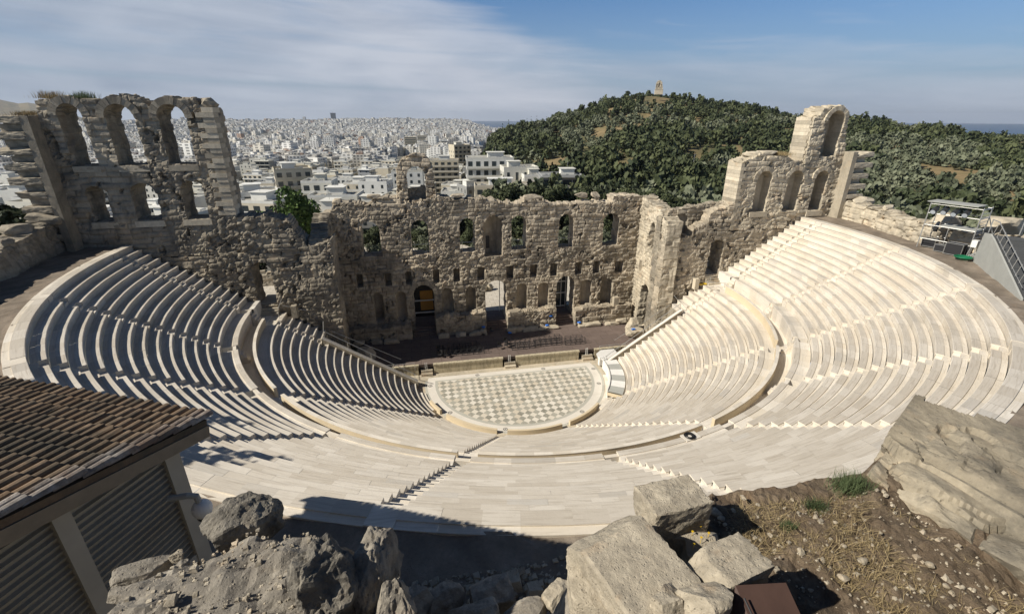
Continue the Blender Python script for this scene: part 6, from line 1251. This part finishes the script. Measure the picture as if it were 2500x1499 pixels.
def boxes(x, y, z0, z1, wd, dp, ca, sa):
    b = np.array([[-1, -1], [1, -1], [1, 1], [-1, 1]]) * .5; X_ = b[None, :, 0] * wd[:, None]; Y_ = b[None, :, 1] * dp[:, None]; gx = x[:, None] + X_ * ca[:, None] - Y_ * sa[:, None]; gy = y[:, None] + X_ * sa[:, None] + Y_ * ca[:, None]
    lo_ = np.stack([gx, gy, np.repeat(z0[:, None], 4, 1)], -1); hi_ = np.stack([gx, gy, np.repeat(z1[:, None], 4, 1)], -1); return np.concatenate([lo_, hi_], 1)
tn = rn.random(n); B1 = boxes(x, y, z - 6, z + hh, wd, dp, ca, sa); B2 = boxes(x + rn.uniform(-.15, .15, n) * wd, y, z + hh - .1, z + hh + rn.uniform(2, 3.4, n), wd * .4, dp * .45, ca, sa)
VV = np.concatenate([B1.reshape(-1, 3), B2.reshape(-1, 3)]); nb = 2 * n
tag(build('distant_city', VV, [(np.arange(nb)[:, None, None] * 8 + BQ[None]).reshape(-1, 4)], M['city'], tint=np.repeat(np.concatenate([tn, rn.random(n)]), 8)), kind='stuff')
# trees among the houses
k = rn.random(n) < .34; pts = [(a + 9, b - 6, c) for a, b, c in zip(x[k], y[k], z[k])]; pts += [(CAM[0] + d_ * math.sin(a_ * D2), CAM[1] + d_ * math.cos(a_ * D2), float(terrain(a_, d_))) for a_, d_ in zip(rn.uniform(-38, 7, 620), np.sqrt(rn.uniform(150 ** 2, 600 ** 2, 620)))]
pts = [p for p in pts if free(p[0], p[1])]; mass('street_trees', pts, list((rn.random(len(pts)) < .7).astype(int)), list(rn.uniform(2.4, 4.4, len(pts))), 70, .26, 8)
# office slabs and the lone far tower
for i, (az, d, w_, dp, h_, lb) in enumerate([(2.6, 1150, 60, 22, 24, 'wide dark blue office block in the city'), (6.0, 1050, 70, 24, 18, 'long dark glass office block near the hill foot'), (-.3, 1050, 24, 20, 34, 'tall beige block left of the office blocks'), (1.0, 1250, 22, 20, 34, 'second tall beige block of the city centre'), (-3.8, 760, 20, 16, 22, 'white long windowed block in the middle city'), (-13.0, 690, 70, 30, 12, 'long blue grey arched hall roof in the city')]):
    g = float(terrain(az, d)); t = empty('office_block', (CAM[0] + d * math.sin(az * D2), CAM[1] + d * math.cos(az * D2), g), -.1, lb, 'building'); mb = MB(); mb.box2((-w_ / 2, -dp / 2, -5), (w_ / 2, dp / 2, h_)); mb.build('walls', M['bgrey'] if i not in (2, 3) else M['bcream'], t)
    mb = MB()
    for f in range(int(h_ / 3.4)): mb.box2((-w_ / 2 + .6, -dp / 2 - .15, f * 3.4 + 1.0), (w_ / 2 - .6, -dp / 2 + .2, f * 3.4 + 2.9))
    for m_i, v in enumerate(mb.V): m2 = MB(); m2.add(v, BQ); m2.build('window_band', M['glass'], t)
t = empty('tower_block', (CAM[0] + 5600 * math.sin(-8.29 * D2), CAM[1] + 5600 * math.cos(-8.29 * D2), -22), .2, 'lone hazy skyscraper standing on the horizon', 'tower'); mb = MB(); mb.box2((-25, -18, 0), (25, 18, 84)); mb.box2((-29, -20, 84), (27, 20, 92)); mb.build('walls', M['glass'], t); mb = MB(); mb.tube([(0, 0, 92), (0, 0, 110)], 2, 6, r2=.6); mb.build('mast', M['steel'], t)
for i, (az, d, lb, h_) in enumerate([(47.2, 118, 'thin pale lamp post among the dark trees on the right', 9.5), (31.8, 230, 'slim lamp post by the path on the hillside', 8)]):
    g = float(terrain(az, d)); t = empty('lamp_post', (CAM[0] + d * math.sin(az * D2), CAM[1] + d * math.cos(az * D2), g + (5 if i == 0 else 0)), 0, lb, 'lamp post'); mb = MB(); mb.tube([(0, 0, -5), (0, 0, h_)], .09, 6); mb.build('pole', M['steel'], t); mb = MB(); mb.box((.3, 0, h_), (.8, .3, .15)); mb.build('lamp_head', M['steel'], t)
t = empty('hut', (CAM[0] + 222 * math.sin(29.9 * D2), CAM[1] + 222 * math.cos(29.9 * D2), float(terrain(29.9, 222))), .5, 'small white building among the trees at the hill foot', 'building'); mb = MB(); mb.box2((-3.5, -2.5, 0), (3.5, 2.5, 5.2)); mb.build('walls', M['bwhite'], t); mb = MB(); mb.box2((-3.8, -2.8, 5.2), (3.8, 2.8, 5.5)); mb.build('roof', M['bwhite'], t)
# ------------------------------------------------------------------ air
mb = MB(); mb.box2((-21500, -600, -103), (21500, 21500, 215)); hzo = mb.build('haze', None); hzo.data.materials.clear()
m = bpy.data.materials.new('haze_air'); m.use_nodes = True; nt = m.node_tree; nt.nodes.clear(); pv = nn(nt, 'ShaderNodeVolumePrincipled'); pv.inputs['Color'].default_value = (.80, .88, 1.0, 1); pv.inputs['Density'].default_value = 5e-5; pv.inputs['Anisotropy'].default_value = .2
nt.links.new(pv.outputs[0], nn(nt, 'ShaderNodeOutputMaterial').inputs['Volume']); hzo.data.materials.append(m); hzo['kind'] = 'stuff'
